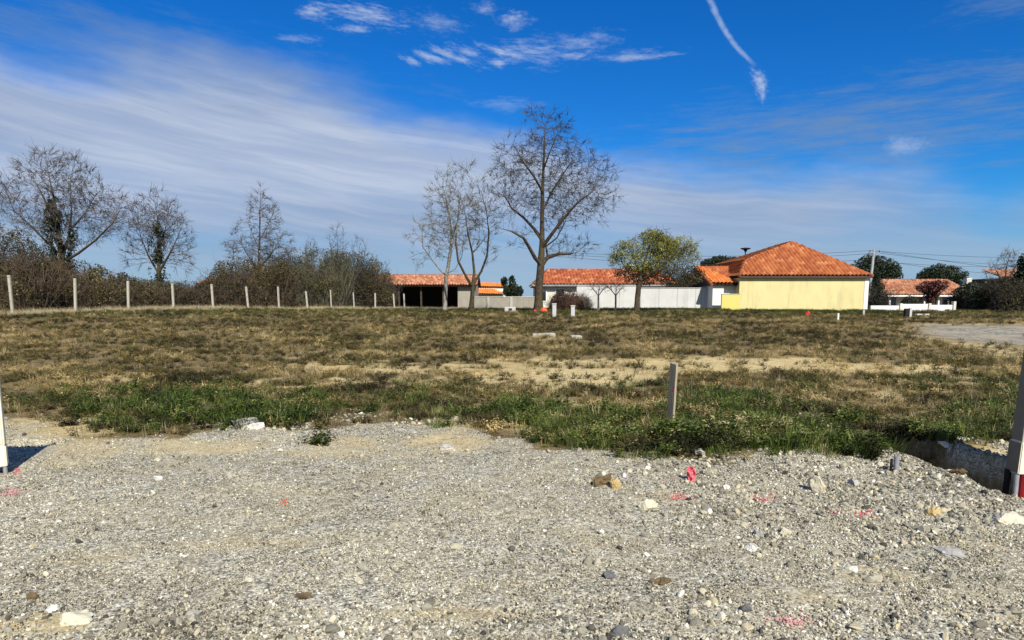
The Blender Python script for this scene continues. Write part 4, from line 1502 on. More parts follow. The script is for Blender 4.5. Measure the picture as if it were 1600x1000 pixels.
ivy_on(rt, [at(250, 445, 50), at(248, 410, 50), at(247, 375, 50), at(246, 350, 50)], [0.8, 0.5, 0.42, 0.3], 3000, .14)
tree('conical_bare_tree', 'grey conical bare tree rising from the middle thicket', 'tree', 53,
     [[(405, 488), (405, 450), (405, 400), (406, 350), (407, 310), (407, 292)],
      [(405, 425), (385, 395, .6), (370, 370, 1)], [(405, 420), (425, 395, -.6), (440, 370, -1)],
      [(405, 390), (392, 360, -.8), (385, 335, -1)], [(406, 375), (420, 350, .8), (428, 330, 1)]],
     [(406, 325, 18, 34, 1), (405, 365, 36, 32, 1), (378, 385, 26, 30, .7), (435, 385, 26, 28, .7), (405, 400, 50, 30, .6), (428, 340, 12, 24, .4)],
     natt=5000, D=0.24, base_r=0.15, twigs=6, twig_len=0.62, twig_r=0.0110, power=2.1, gaps=.36, mtwig=m_twig_grey, up=0.12)
for k, (px, tp, wd) in enumerate(((527, 352, 17), (562, 372, 13), (487, 378, 14))):
    tree('thin_sapling', ('tallest of the thin upright saplings poking above the middle thicket', 'short thin sapling at the right end of the middle thicket', 'thin sapling between the conical tree and the tallest sapling')[k], 'tree', 60,
         [[(px, 488), (px + 1, 440), (px, tp + 20)], [(px, 440), (px - 8, 405, .3), (px - 10, 385, .3)], [(px, 435), (px + 8, 400, -.3), (px + 9, 380, -.3)]],
         [(px, tp + 34, wd, 36, 1), (px, tp + 55, wd * 1.5, 22, .5)], natt=800, D=0.26, base_r=0.07, twigs=5, twig_len=0.6, mtwig=m_twig, up=0.5, group='thin saplings in the middle thicket')
tree('far_right_bare_tree', 'grey twiggy bare tree above the dark hedge at the right', 'tree', 70,
     [[(1570, 492), (1570, 450), (1572, 420), (1577, 400)], [(1570, 450), (1558, 425, .5), (1550, 410, .6)], [(1570, 445), (1585, 420, -.4), (1592, 402, -.6)]],
     [(1578, 410, 18, 20, 1), (1558, 428, 20, 16, .8), (1592, 425, 14, 22, .7)], natt=1500, D=0.3, base_r=0.16, twigs=5, twig_len=0.7, twig_r=0.014, mtwig=m_twig_grey, up=0.2)

# pollarded little trees before the white wall
for k, (px, ty) in enumerate(((935, 444), (962, 445))):
    tree('small_umbrella_tree', ('left one of two little umbrella shaped grey trees by the white wall', 'right one of two little umbrella shaped grey trees by the white wall')[k], 'tree', 48,
         [[(px, 482), (px, 462)], [(px, 462), (px - 7, 453, .2), (px - 12, 448, .3)], [(px, 462), (px + 7, 453, -.2), (px + 12, 447, -.3)], [(px, 462), (px + 1, 450, .3)]],
         [(px, ty + 4, 18, 8, 1)], natt=420, D=0.15, base_r=0.06, twigs=3, twig_len=0.32, twig_r=0.007, mbark=m_bark_pale, mtwig=m_twig_grey, up=0.1, group='umbrella shaped trees by the white wall', thick=.02)

# willow
rt, pos, par, r, pv = tree('yellow_green_willow', 'leafing tree with a yellow green domed crown and pale forked trunk', 'tree', 45,
     [[(995, 486), (996, 465), (998, 448), (1002, 425), (1010, 400, .3), (1018, 378, .4)],
      [(998, 450), (985, 430, .4), (972, 410, .8), (968, 392, 1)],
      [(1000, 440), (1022, 425, -.5), (1045, 405, -.9), (1062, 388, -1)],
      [(1004, 425), (1030, 400, 1), (1040, 375, 1.4)]],
     [(1020, 382, 34, 28, 1), (975, 398, 26, 22, .7), (1065, 394, 32, 26, .9), (1030, 425, 60, 20, .8), (1000, 415, 40, 24, .6)],
     natt=3000, D=0.26, base_r=0.17, twigs=3, twig_len=0.5, twig_r=0.008, mtwig=m_twig, up=0.05, droop=.15)


def cloud_leaves(name, rt, ells, Y, n, size, mat, shift=0.0, aspect=0.6, up=None, depth_k=0.8, clump=0.5, thr=0.42):
    C = ell_points(ells, Y, depth_k, int(n * 2.2))
    f = fbm(C[:, 0] / clump + C[:, 1] * 0.7, C[:, 2] / clump + C[:, 1] * 0.9, 55, 3)
    C = C[(f > thr) | (rng.random(len(C)) < 0.25)][:n]
    f = fbm(C[:, 0] / 0.7, C[:, 2] / 0.7, 56, 2)
    return leaves(name, C, size * (0.5 + rng.random(len(C))), mat, rt, tint=rng.normal(.5 + shift, .22, len(C)) + (f - .5) * .7, aspect=aspect, up=up)


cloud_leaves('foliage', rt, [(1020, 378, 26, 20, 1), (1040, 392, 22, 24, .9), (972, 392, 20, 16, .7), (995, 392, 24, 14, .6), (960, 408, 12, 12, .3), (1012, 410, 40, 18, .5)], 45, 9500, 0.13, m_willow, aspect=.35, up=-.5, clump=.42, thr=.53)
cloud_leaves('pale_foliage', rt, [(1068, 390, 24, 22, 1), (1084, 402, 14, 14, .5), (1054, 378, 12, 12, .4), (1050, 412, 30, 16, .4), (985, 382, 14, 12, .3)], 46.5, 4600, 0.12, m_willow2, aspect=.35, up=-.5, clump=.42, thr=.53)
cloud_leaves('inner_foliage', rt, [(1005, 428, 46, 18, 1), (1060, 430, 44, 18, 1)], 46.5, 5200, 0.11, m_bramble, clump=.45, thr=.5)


def bush(name, label, cat, px0, px1, top, base, Y, depth, nleaf, nstem, leafmat, stemmat, leafsize=0.10, shape=None, group=None, shift=0.0, thr=0.4, stick=0.35):
    """A thicket: arching stems from the ground carrying twigs, and small leaves through the volume. shape: outline as [(px, py)...] or None for a dome."""
    a, b = at(px0, base, Y), at(px1, base, Y)
    cx, hw = (a.x + b.x) / 2, (b.x - a.x) / 2
    gz = float(H(cx, Y))
    rt = empty(name, (cx, Y, gz - .03))
    tag(rt, label, cat, group)
    if shape is None:
        cpx = (px0 + px1) / 2
        shape = [(cpx + (px1 - px0) / 2 * math.cos(t_), base - (base - top) * math.sin(t_) ** 0.7) for t_ in np.linspace(math.pi, 0, 15)]
    sx_ = np.array([at(p[0], p[1], Y).x for p in shape]); sz_ = np.array([at(p[0], p[1], Y).z for p in shape])

    def topz(x, y):
        e = np.interp(x, sx_, sz_)
        k = 1 - 0.55 * ((y - Y) / depth) ** 2
        return gz + (e - gz) * k * (0.86 + 0.28 * fbm(x / 0.8, y / 0.8, 71, 3))
    # stems
    m = nstem
    x0 = cx + (rng.random(m) * 2 - 1) * hw * 0.9
    y0 = Y + (rng.random(m) * 2 - 1) * depth * 0.7
    p = np.stack([x0, y0, np.full(m, gz - .05)], 1)
    dirn = np.stack([rng.normal(0, .35, m), rng.normal(0, .3, m), np.ones(m)], 1)
    hh = (topz(x0, y0) - gz) * (0.75 + stick * rng.random(m) ** 2.2)
    T0, T1, Q0, Q1 = [], [], [], []
    segs = 5
    for s_ in range(segs):
        dd = dirn / np.linalg.norm(dirn, axis=1, keepdims=True)
        q = p + dd * (hh / segs)[:, None]
        rr0 = 0.022 * (1 - s_ / segs) + .007
        T0.append(p); T1.append(q); Q0.append(np.full(m, rr0)); Q1.append(np.full(m, rr0 * .8))
        for _ in range(4):
            tw = rng.normal(0, 1, (m, 3)) + [0, 0, .5]
            tw /= np.linalg.norm(tw, axis=1, keepdims=True)
            L_ = (0.25 + .45 * rng.random(m))[:, None]
            st = p + (q - p) * rng.random((m, 1))
            T0.append(st); T1.append(st + tw * L_); Q0.append(np.full(m, .008)); Q1.append(np.full(m, .003))
        p = q
        dirn = dd + rng.normal(0, .22, (m, 3)) + [0, 0, .1]
    wood('branches', np.concatenate(T0), np.concatenate(T1), np.concatenate(Q0), np.concatenate(Q1), stemmat, rt, 3, smooth=False)
    # leaves, denser towards the outside
    k = nleaf * 2
    x_ = cx + (rng.random(k) * 2 - 1) * hw
    y_ = Y + (rng.random(k) * 2 - 1) * depth
    tz_ = topz(x_, y_)
    z_ = gz + (tz_ - gz) * rng.random(k) ** 0.65
    f = fbm(x_ / .55 + y_ * .8, z_ / .55 + y_ * .6, 81, 3)
    ok = ((f > thr) | (rng.random(k) < .15)) & (tz_ > gz + .1)
    C = np.stack([x_, y_, z_], 1)[ok][:nleaf]
    f2 = fbm(C[:, 0] / 1.1, C[:, 2] / .8, 83, 3)
    leaves('foliage', C, leafsize * (0.5 + rng.random(len(C))), leafmat, rt, tint=rng.normal(.45 + shift, .2, len(C)) + (f2 - .5) * .9)
    return rt


bush('bramble_hedge', 'tall brown hedge at the far left edge behind the fence', 'hedge', -70, 75, 360, 488, 38, 1.4, 16000, 420, m_bramble, m_twig_red, shape=[(-70, 365), (0, 360), (35, 362), (55, 376), (75, 410)], shift=.05)
bush('bramble_hedge', 'dark brown hedge under the large ivy clad tree', 'hedge', 45, 215, 400, 488, 41, 1.5, 19000, 460, m_bramble, m_twig_red, shape=[(45, 385), (75, 398), (110, 405), (150, 412), (180, 422), (215, 436)])
bush('bramble_hedge', 'low dark hedge between the small ivy tree and the middle thicket', 'hedge', 195, 350, 430, 488, 44.5, 1.5, 16000, 380, m_bramble, m_twig_red, shape=[(195, 432), (230, 436), (270, 438), (310, 440), (350, 432)], shift=-.08)
bush('thorn_thicket', 'reddish brown thicket round the foot of the conical tree', 'thicket', 330, 455, 390, 488, 50, 2.0, 24000, 420, m_bramble, m_twig_red, shape=[(330, 430), (345, 408), (370, 398), (400, 402), (430, 398), (455, 404)])
bush('thorn_thicket', 'olive tinged middle thicket with pale dry stems inside', 'thicket', 425, 545, 385, 488, 55, 2.0, 24000, 480, m_olive, m_twig_pale, shape=[(425, 405), (450, 392), (480, 386), (510, 388), (545, 392)], thr=.44)
bush('thorn_thicket', 'rounded dark thicket whose right end meets the barn', 'thicket', 515, 618, 390, 488, 61, 2.0, 26000, 380, m_bramble, m_twig, shape=[(515, 400), (540, 390), (565, 392), (590, 404), (606, 420), (618, 450)], shift=.02)
bush('red_brown_shrub', 'small dark maroon shrub right of the tall tree trunk', 'shrub', 858, 912, 452, 489, 50, 1.0, 3200, 120, m_maroon, m_twig_red, leafsize=.09, shift=.1)
bush('ash_grey_shrub', 'sparse grey green shrub against the left end of the white wall', 'shrub', 890, 922, 456, 487, 52, .7, 900, 110, m_olive, m_twig_grey, leafsize=.08, thr=.5)
bush('dark_shrub', 'dark green shrub at the corner of the yellow house and low wall', 'shrub', 1358, 1382, 432, 484, 58, 1.0, 3200, 90, m_pine, m_twig, leafsize=.12)
bush('round_dark_shrub', 'round clipped black green shrub behind the low white wall', 'shrub', 1410, 1437, 461, 482, 58, .8, 2600, 40, m_pine, m_twig, leafsize=.1)
bush('right_hedge', 'deep dark hedge right of the low white wall', 'hedge', 1496, 1572, 442, 492, 56, 2.0, 14000, 260, m_ivy, m_twig, leafsize=.13, shape=[(1496, 452), (1510, 440), (1530, 438), (1550, 440), (1572, 436)], shift=-.12)
bush('right_hedge', 'dark brown topped hedge running out of the right edge', 'hedge', 1545, 1700, 425, 494, 53, 2.2, 16000, 300, m_bramble, m_twig, leafsize=.13, shape=[(1545, 440), (1570, 432), (1600, 436), (1640, 430), (1700, 430)], shift=-.2)
bush('brown_shrub', 'loose brown shrub hanging over the wall behind the willow', 'shrub', 1040, 1118, 425, 487, 57, 1.4, 6500, 160, m_pine, m_twig_red, leafsize=.12, shape=[(1040, 440), (1060, 428), (1085, 426), (1105, 436), (1118, 448)], shift=.05)


def evergreen(name, label, px, py, rx, ry, Y, n, base_py=486, ells=None, group=None, mat=None, size=.25):
    c = at(px, py, Y)
    gz = float(H(c.x, Y))
    rt = empty(name, (c.x, Y, gz))
    tag(rt, label, 'tree', group)
    m = MB()
    m.tube([(c.x, Y, gz - .2), (c.x + .1, Y, (gz + c.z) / 2), (c.x, Y, c.z)], [.28, .22, .12], 8)
    for k in range(7):
        a = k * 2.4
        m.tube([(c.x, Y, gz + (c.z - gz) * .6), (c.x + math.cos(a) * rx / F * Y * .6, Y + math.sin(a) * 1.5, c.z + .2 * math.sin(k))], [.12, .03], 6)
    m.build('trunk', m_bark, rt)
    e = ells or [(px, py, rx, ry, 1), (px - rx * .5, py + ry * .2, rx * .55, ry * .65, .6), (px + rx * .5, py + ry * .3, rx * .6, ry * .6, .6), (px - rx * .15, py - ry * .35, rx * .45, ry * .8, .5), (px + rx * .3, py - ry * .2, rx * .4, ry * .7, .4)]
    cl = cloud_leaves('crown', rt, e, Y, n, size, mat or m_pine, depth_k=.9, clump=.7, thr=.47)
    return rt


evergreen('dark_evergreen', 'large dark round evergreen right of the yellow house', 1365, 425, 40, 25, 82, 9000)
evergreen('dark_evergreen', 'dark domed evergreen above the red doored house', 1472, 432, 36, 18, 92, 7000)
evergreen('dark_evergreen', 'flat topped dark evergreen behind the white wing', 1130, 412, 34, 12, 84, 6000)
evergreen('small_conifer', 'small dark conifer between the orange shed and tall trunk', 800, 450, 13, 16, 66, 2600, size=.2, ells=[(800, 440, 6, 9, .6), (788, 440, 6, 8, .4), (802, 455, 16, 12, 1)])
evergreen('dark_cypress', 'nearly black conifer cut by the right edge', 1604, 425, 14, 34, 56, 4000, ells=[(1603, 415, 12, 24, 1), (1606, 445, 22, 34, 1)])
rt = evergreen('maroon_leaved_tree', 'small maroon leaved tree before the red doored house', 1457, 449, 24, 12, 62, 2200, mat=m_maroon, size=.16, ells=[(1452, 449, 20, 10, 1), (1466, 446, 16, 9, .6), (1455, 462, 12, 12, .7)])

# ------------------------------------------------------------------ post and wire fence
m_oldpost = plaster('stained_concrete', (0.44, 0.41, 0.34), (0.22, 0.20, 0.15), .6, 4)
froot = empty('wire_fence', (-20, 36, 1.0))
tag(froot, 'wire fence on pale concrete posts along the hedges at the left', 'fence')
fp = [(-96, 424, 484, 30), (16, 430, 484, 33.0), (115, 435, 485, 35), (198, 439, 485, 37.2), (269, 443, 485, 39.5), (331, 444, 485, 41.5), (386, 448, 485, 44), (434, 448, 486, 46), (479, 455, 486, 48), (516, 453, 485, 50.5), (552, 457, 485, 53), (585, 458, 484, 55), (615, 459, 485, 57), (631, 459, 478, 58.5)]
tops = []
for k, (px, tp, bp, Y) in enumerate(fp):
    t_, b_ = at(px, tp, Y), at(px + (bp - tp) * .06, bp, Y)
    g_ = float(H(b_.x, Y))
    m = MB()
    wv = 0.058 if k not in (9, 10) else 0.045
    m.box(-wv, wv, -wv, wv, g_ - .3, t_.z)
    po = m.build('post', m_oldpost, None, bevel=.012)
    po.parent = froot
    po.matrix_parent_inverse = Matrix.Translation(froot.location).inverted()
    lean = (t_.x - b_.x) / max(t_.z - b_.z, .3) * 0.6 + random.Random(k * 7 + 1).uniform(-.05, .05)
    for v in po.data.vertices:
        v.co.x += b_.x + lean * (v.co.z - g_)
        v.co.y += Y
    tops.append((Vector((b_.x, Y - .08, g_)), t_.z - g_))
for q in (0.12, 0.34, 0.56, 0.78, 0.95):
    m = MB()
    for (a, ha), (b, hb) in zip(tops[:-2], tops[1:-1]):
        p, s_ = a + Vector((0, 0, ha * q)), b + Vector((0, 0, hb * q))
        mid = (p + s_) / 2 - Vector((0, 0, .02))
        m.tube([p, mid, s_], .005, 4, cap=False)
    m.build('wire', m_wire, froot)
m = MB()
for (a, ha), (b, hb) in zip(tops[:8], tops[1:9]):
    n_ = int((b - a).length / .3)
    for k in range(1, n_):
        p = a.lerp(b, k / n_)
        m.tube([p + Vector((0, 0, ha * .12)), p + Vector((0, 0, ha * .94))], .003, 3, cap=False)
tag(m.build('mesh_wire', m_wire, froot), kind='stuff')

# tall straw grass along the fence foot
def strip(name, pts, n, coll, ncoll, s0, s1, tm, label, width=1.2):
    P = np.array([[p[0], p[1]] for p in pts], float)
    k = rng.integers(0, len(P) - 1, n)
    t_ = rng.random((n, 1))
    c = P[k] * (1 - t_) + P[k + 1] * t_ + rng.normal(0, width, (n, 2)) * [.6, 1]
    f = cluster(c[:, 0], c[:, 1], 91, 1.3)
    ok = rng.random(n) < sst(f, .3, .55) + .1
    c = c[ok]
    m_ = len(c)
    s = s0 + (s1 - s0) * rng.random(m_)
    return scatter(name, np.stack([c[:, 0], c[:, 1], H(c[:, 0], c[:, 1])], 1), euler_rand(m_, False, .2), np.repeat(s[:, None], 3, 1), rng.integers(0, ncoll, m_), np.clip(rng.normal(tm, .25, m_), 0, 1), coll, label)


fl = [(t_[0].x, t_[0].y - .4) for t_ in tops]
strip('straw_fringe', fl + [(at(690, 480, 60).x, 58), (at(740, 480, 60).x, 56)], 9000, c_straw, 4, .7, 1.7, .65, 'pale dry grass fringe along the foot of the fence', .8)
strip('wall_fringe', [(at(745, 480, 50).x, 50), (at(860, 480, 49).x, 49), (at(1000, 480, 51).x, 51), (at(1120, 480, 51.5).x, 51.2), (at(1240, 480, 51).x, 50.8), (at(1370, 480, 51).x, 50.6)], 6500, c_grass, 8, 1.0, 2.2, .35, 'green weeds growing along the foot of the garden walls', .7)

# ------------------------------------------------------------------ poles, wires, street lamp
zb = float(H(at(1366, 480, 66).x, 66))
tp = at(1366, 390, 66)
ur = empty('utility_pole', (tp.x, 66, zb))
tag(ur, 'grey utility pole with a small crossarm right of the yellow house', 'pole')
MB().tube([(tp.x - .35, 66, zb - .3), (tp.x, 66, tp.z)], [.17, .11], 10).build('pole', m_zinc, ur, smooth=True)
MB().box(tp.x - .5, tp.x + .55, 65.9, 66.02, tp.z - .35, tp.z - .25).build('crossarm', m_zinc, ur)
for dx in (-.42, .05, .48):
    MB().tube([(tp.x + dx, 65.96, tp.z - .25), (tp.x + dx, 65.96, tp.z - .08)], [.035, .05], 8).build('insulator', m_blackpl, ur)
wr = empty('power_lines', (tp.x, 66, zb))
tag(wr, 'thin overhead wires crossing the sky low above the roofs', 'wires')


def wire(p, q, sag):
    pts = [p.lerp(q, k / 16) - Vector((0, 0, sag * 4 * (k / 16) * (1 - k / 16))) for k in range(17)]
    MB().tube(pts, .016, 4).build('wire', m_wire, wr)


for k, dz in enumerate((-.1, -.32, -.9)):
    dx = (-.42, .48, 0)[k]
    top_ = Vector((tp.x + dx, 65.96, tp.z + dz))
    wire(at(846, 392 + k * 3, 72), top_, .55 + .1 * k)
    wire(top_, at(1760, 398 + k * 12, 82), .5 + .25 * k)
wire(Vector((tp.x, 65.96, tp.z - .1)), at(1800, 445, 60), .2)
wire(Vector((tp.x, 65.96, tp.z - 1.1)), at(1760, 404, 90), .8)

zb = float(H(at(1165, 480, 62).x, 62))
tp = at(1165, 388, 62)
sr = empty('street_lamp', (tp.x, 62, zb))
tag(sr, 'street lamp with a flat mushroom head above the wing roof', 'lamp')
MB().tube([(tp.x, 62, zb - .2), (tp.x, 62, tp.z - .2)], [.08, .05], 8).build('pole', m_blackpl, sr)
MB().tube([(tp.x, 62, tp.z - .3), (tp.x, 62, tp.z - .15), (tp.x, 62, tp.z - .05), (tp.x, 62, tp.z + .02), (tp.x, 62, tp.z + .07)], [.1, .16, .45, .42, .05], 14).build('lamp_head', m_blackpl, sr)

# ------------------------------------------------------------------ small things in the field
m_post = plaster('white_post', (0.50, 0.48, 0.48), (0.34, 0.32, 0.32), .3, 4)
for k, (px, t0, b0, ww, lab) in enumerate(((866, 474, 496, .13, 'taller square white post just right of the tall tree trunk'), (895, 477, 496, .13, 'shorter square white post left of the garden wall'))):
    gp = ground_pt(px, b0 - 1)
    PY = gp.y
    p = at(px, t0, PY)
    g_ = gp.z - .15
    rt = empty('white_post', (p.x, PY, g_))
    tag(rt, lab, 'post', 'square white posts in the field')
    MB().box(p.x - ww * .8, p.x + ww * .8, PY - .1, PY + .1, g_, p.z - .06).build('shaft', m_post, rt, bevel=.015)
    MB().box(p.x - ww * .8 - .02, p.x + ww * .8 + .02, PY - .12, PY + .12, p.z - .058, p.z).build('cap', m_post, rt, bevel=.01)


def crumple(name, c, size, mat, parent, seed, n=3):
    bm = bmesh.new()
    bmesh.ops.create_icosphere(bm, subdivisions=n, radius=.5)
    r_ = random.Random(seed)
    for v in bm.verts:
        k = 1 + .35 * (float(vnoise(np.array([v.co.x * 4 + seed]), np.array([v.co.y * 4 + v.co.z * 3]), seed)[0]) - .5) + r_.uniform(-.08, .08)
        v.co = Vector((v.co.x * size[0], v.co.y * size[1], v.co.z * size[2])) * k + Vector(c)
    me = bpy.data.meshes.new(name)
    bm.to_mesh(me); bm.free()
    return link(name, me, mat, parent)


m_orange = pmat('orange_netting', mottled((0.62, 0.08, 0.02), (0.78, 0.14, 0.04), 9), rough=.6)
m_red = pmat('red_plastic', mottled((0.42, 0.02, 0.018), (0.58, 0.04, 0.03), 9), rough=.6)
m_pink = pmat('pink_paint', mottled((0.62, 0.05, 0.09), (0.72, 0.16, 0.19), 40, extra=((.42, .30, .24), 60, .54, .62)), rough=.85)
m_faintpink = pmat('faded_pink_paint', mottled((0.55, 0.20, 0.20), (0.55, 0.36, 0.33), 30), rough=.9)
m_stakew = pmat('weathered_wood', lambda t: (lambda p: [t.mix(t.lin(t.noise(t.comb(t.m('MULTIPLY', t.sep(p)[0], 60), t.m('MULTIPLY', t.sep(p)[1], 60), t.m('MULTIPLY', t.sep(p)[2], 4)), 1, 4, .6), .35, .65), (0.24, 0.19, 0.12), (0.46, 0.39, 0.27)), t.noise(p, 60, 3)])(gen_pos(t)), bump=(.5, .003), rough=.9)


def netting(px, py, w_, h_, Y, mat, label, seed):
    p = at(px, py, Y)
    g_ = float(H(p.x, Y)) - .1
    rt = empty('marker_netting', (p.x, Y, g_))
    tag(rt, label, 'marker')
    MB().tube([(p.x, Y, g_ - .1), (p.x + .02, Y, p.z + h_ * .6)], .025, 6).build('stake', m_stakew, rt)
    crumple('netting', (p.x, Y, max(p.z, g_ + h_ * .4)), (w_, w_ * .8, h_), mat, rt, seed)


netting(850, 487, .42, .46, 43, m_orange, 'round bundle of orange netting at the foot of the tall tree', 5)
netting(836, 490, .22, .34, 42, m_red, 'small red scrap on a stick left of the orange bundle', 6)
netting(1262, 492, .34, .44, 44, m_red, 'red marker wrapped on a stick before the yellow house', 7)
# grey box lying by the wall
p = at(797, 487, 44)
g_ = float(H(p.x, 44))
rt = empty('utility_pit_box', (p.x, 44, g_))
tag(rt, 'pale grey box with a dark opening lying left of the tall tree', 'box')
MB().box(p.x - .36, p.x + .36, 43.8, 44.2, g_ - .05, g_ + .36).build('body', m_post, rt, bevel=.03)
MB().box(p.x - .10, p.x + .12, 43.785, 43.798, g_ + .08, g_ + .27).build('opening', m_blackpl, rt)
# flat pale slabs in the field
m_slab = plaster('pale_slab', (0.42, 0.40, 0.33), (0.32, 0.30, 0.25), .3, 5)
for k, (px, py, w_, lab) in enumerate(((843, 526, .5, 'leftmost pale slab lying in the middle of the field'), (858, 525, .42, 'middle pale slab lying in the field below the tall tree'), (900, 529, .36, 'rightmost pale slab lying alone in the field'))):
    p = ground_pt(px, py)
    o = MB().box(p.x - w_ / 2, p.x + w_ / 2, p.y - .3, p.y + .3, p.z - .03, p.z + .10).build('stone_slab', m_slab, None, bevel=.02)
    tag(o, lab, 'slab', 'pale slabs lying in the field')
for k, (px, py, hh, ww, mt, lab) in enumerate(((1309, 502, .42, .045, m_white, 'short white peg standing in the field before the yellow house'), (1349, 492, .34, .06, m_conc, 'stubby concrete peg at the right corner of the yellow house'))):
    p = ground_pt(px, py)
    o = MB().box(p.x - ww, p.x + ww, p.y - ww, p.y + ww, p.z - .1, p.z + hh).build('field_peg', mt, None, bevel=.01)
    tag(o, lab, 'peg')
p = at(1417, 491, 42)
g_ = float(H(p.x, 42))
rt = empty('connection_box', (p.x, 42, g_))
tag(rt, 'small black box with a white side post below the low white wall', 'box')
MB().box(p.x - .16, p.x + .12, 41.9, 42.1, g_ - .1, g_ + .55).build('body', m_blackpl, rt, bevel=.01)
MB().box(p.x + .13, p.x + .28, 41.93, 42.07, g_ - .1, g_ + .58).build('side_post', m_post, rt, bevel=.01)
for k, (px, w_) in enumerate(((1436, .35), (1448, .3))):
    p = at(px, 491, 44)
    g_ = float(H(p.x, 44))
    o = MB().box(p.x - w_ / 2, p.x + w_ / 2, 43.9, 44.2, g_ - .05, g_ + .14).build('white_block', m_white, None, bevel=.02)
    tag(o, ('left white block lying near the small black box', 'right white block lying near the small black box')[k], 'block', 'white blocks near the black box')

# ------------------------------------------------------------------ stake
b = ground_pt(1047, 668)
rt = empty('survey_stake', (b.x, b.y, b.z))
tag(rt, 'weathered wooden survey stake with a pink paint mark in the grass', 'stake')
top_ = at(1053.5, 566, b.y - .02)
hh = top_.z - b.z
ax = (Vector((top_.x, b.y - .02, top_.z)) - b).normalized()
u = Vector((-0.93, -0.36, 0)).normalized()      # width of the left facing side runs along this
vv = ax.cross(u).normalized()
ww, tt = .068, .015


def stake_pts(z0, z1, grow=0.0, t0=0, t1=1):
    out = []
    for z_ in (z0, z1):
        for s_, q in ((-1, -1), (1, -1), (1, 1), (-1, 1)):
            out.append(b + ax * z_ + u * s_ * (tt + grow) + vv * q * (ww + grow))
    return out


def stake_box(name, z0, z1, mat, grow=0.0, bevel=.004, chip=False):
    P = stake_pts(z0, z1, grow)
    m = MB()
    m.v = [tuple(p) for p in P]
    if chip:
        m.v[5] = tuple(Vector(m.v[5]) - ax * .012); m.v[6] = tuple(Vector(m.v[6]) - ax * .02)
    m.f = [(0, 1, 2, 3), (4, 5, 6, 7), (0, 1, 5, 4), (1, 2, 6, 5), (2, 3, 7, 6), (3, 0, 4, 7)]
    return m.build(name, mat, rt, bevel=bevel)


stake_box('shaft', -.15, hh, m_stakew, chip=True)
for (z0_, z1_, q0_, q1_) in ((.60, .64, .35, 1.0), (.635, .66, .6, .9), (.555, .60, .1, .6), (.585, .61, .0, .35)):
    m = MB()
    for sgn in (1,):
        a0_ = b + ax * hh * z0_ + u * (tt + .0012) + vv * ww * q0_
        a1_ = b + ax * hh * z0_ + u * (tt + .0012) + vv * ww * q1_
        m.quad(a0_, a1_, a1_ + ax * hh * (z1_ - z0_) - vv * .008, a0_ + ax * hh * (z1_ - z0_) * .8 + vv * .006)
    m.build('paint_mark', m_pink, rt)

# ------------------------------------------------------------------ utility cabinets
m_cab = pmat('cream_cabinet', mottled((0.74, 0.68, 0.50), (0.80, 0.75, 0.58), 2), rough=.55, spec=.3)
m_side = pmat('side_shade_grey', mottled((0.145, 0.125, 0.10), (0.19, 0.165, 0.13), 4), rough=.7)  # shade of the cream side put into a dark grey-brown colour
m_conduit = pmat('grey_conduit', mottled((0.22, 0.22, 0.25), (0.30, 0.30, 0.33), 12), rough=.5)
m_redcon = pmat('red_conduit', mottled((0.20, 0.008, 0.012), (0.27, 0.015, 0.02), 12), rough=.45)


def cabinet(label, x0, x1, yf, dep, zbase, zb_, zt, lean, seam, ducts, rot=0.0):
    rt = empty('utility_cabinet', (x0, yf, zbase))
    tag(rt, label, 'cabinet')

    def turn(o):
        c_, s_ = math.cos(rot), math.sin(rot)
        for v in o.data.vertices:
            dx, dy = v.co.x - x1, v.co.y - yf
            v.co.x, v.co.y = x1 + dx * c_ - dy * s_, yf + dx * s_ + dy * c_
        return o

    def sh(o):
        for v in o.data.vertices:
            v.co.x += lean * (v.co.z - zbase)
        return turn(o)
    sh(MB().box(x0, x1, yf, yf + dep, zb_, seam - .006).build('base_panel', m_cab, rt, bevel=.008, segs=2))
    sh(MB().box(x0 + .012, x1 - (.012 if x0 > 0 else .004), yf + .012, yf + dep - .012, seam - .0055, zt - .03).build('body', m_cab, rt, bevel=.006))
    d_ = sh(MB().box(x0 + .02, x1 - .02, yf + .003, yf + .011, seam + .01, zt - .06).build('door', m_cab, rt, bevel=.003))
    sh(MB().box(x1 - .09, x1 - .06, yf - .006, yf + .002, (seam + zt) / 2, (seam + zt) / 2 + .1).build('lock', m_blackpl, d_))
    sh(MB().box(x0 - .012, x1 + .012, yf - .015, yf + dep + .015, zt - .03, zt).build('lid', m_cab, rt, bevel=.01, segs=2))
    sh(MB().box(x0 - .003, x0 + .0, yf + .01, yf + dep - .01, zb_ + .01, seam - .012).build('side_panel', m_side, rt))  # thin dark sheets painting the cabinet's side as shaded
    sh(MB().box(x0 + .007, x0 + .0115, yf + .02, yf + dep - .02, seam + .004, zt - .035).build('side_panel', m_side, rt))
    for (dx, dy, r_, mt, nm) in ducts:
        turn(MB().tube([(x0 + dx, yf + dy, zbase - .15), (x0 + dx, yf + dy, zb_ + .02)], r_, 14).build(nm, mt, rt, smooth=False))
    return rt


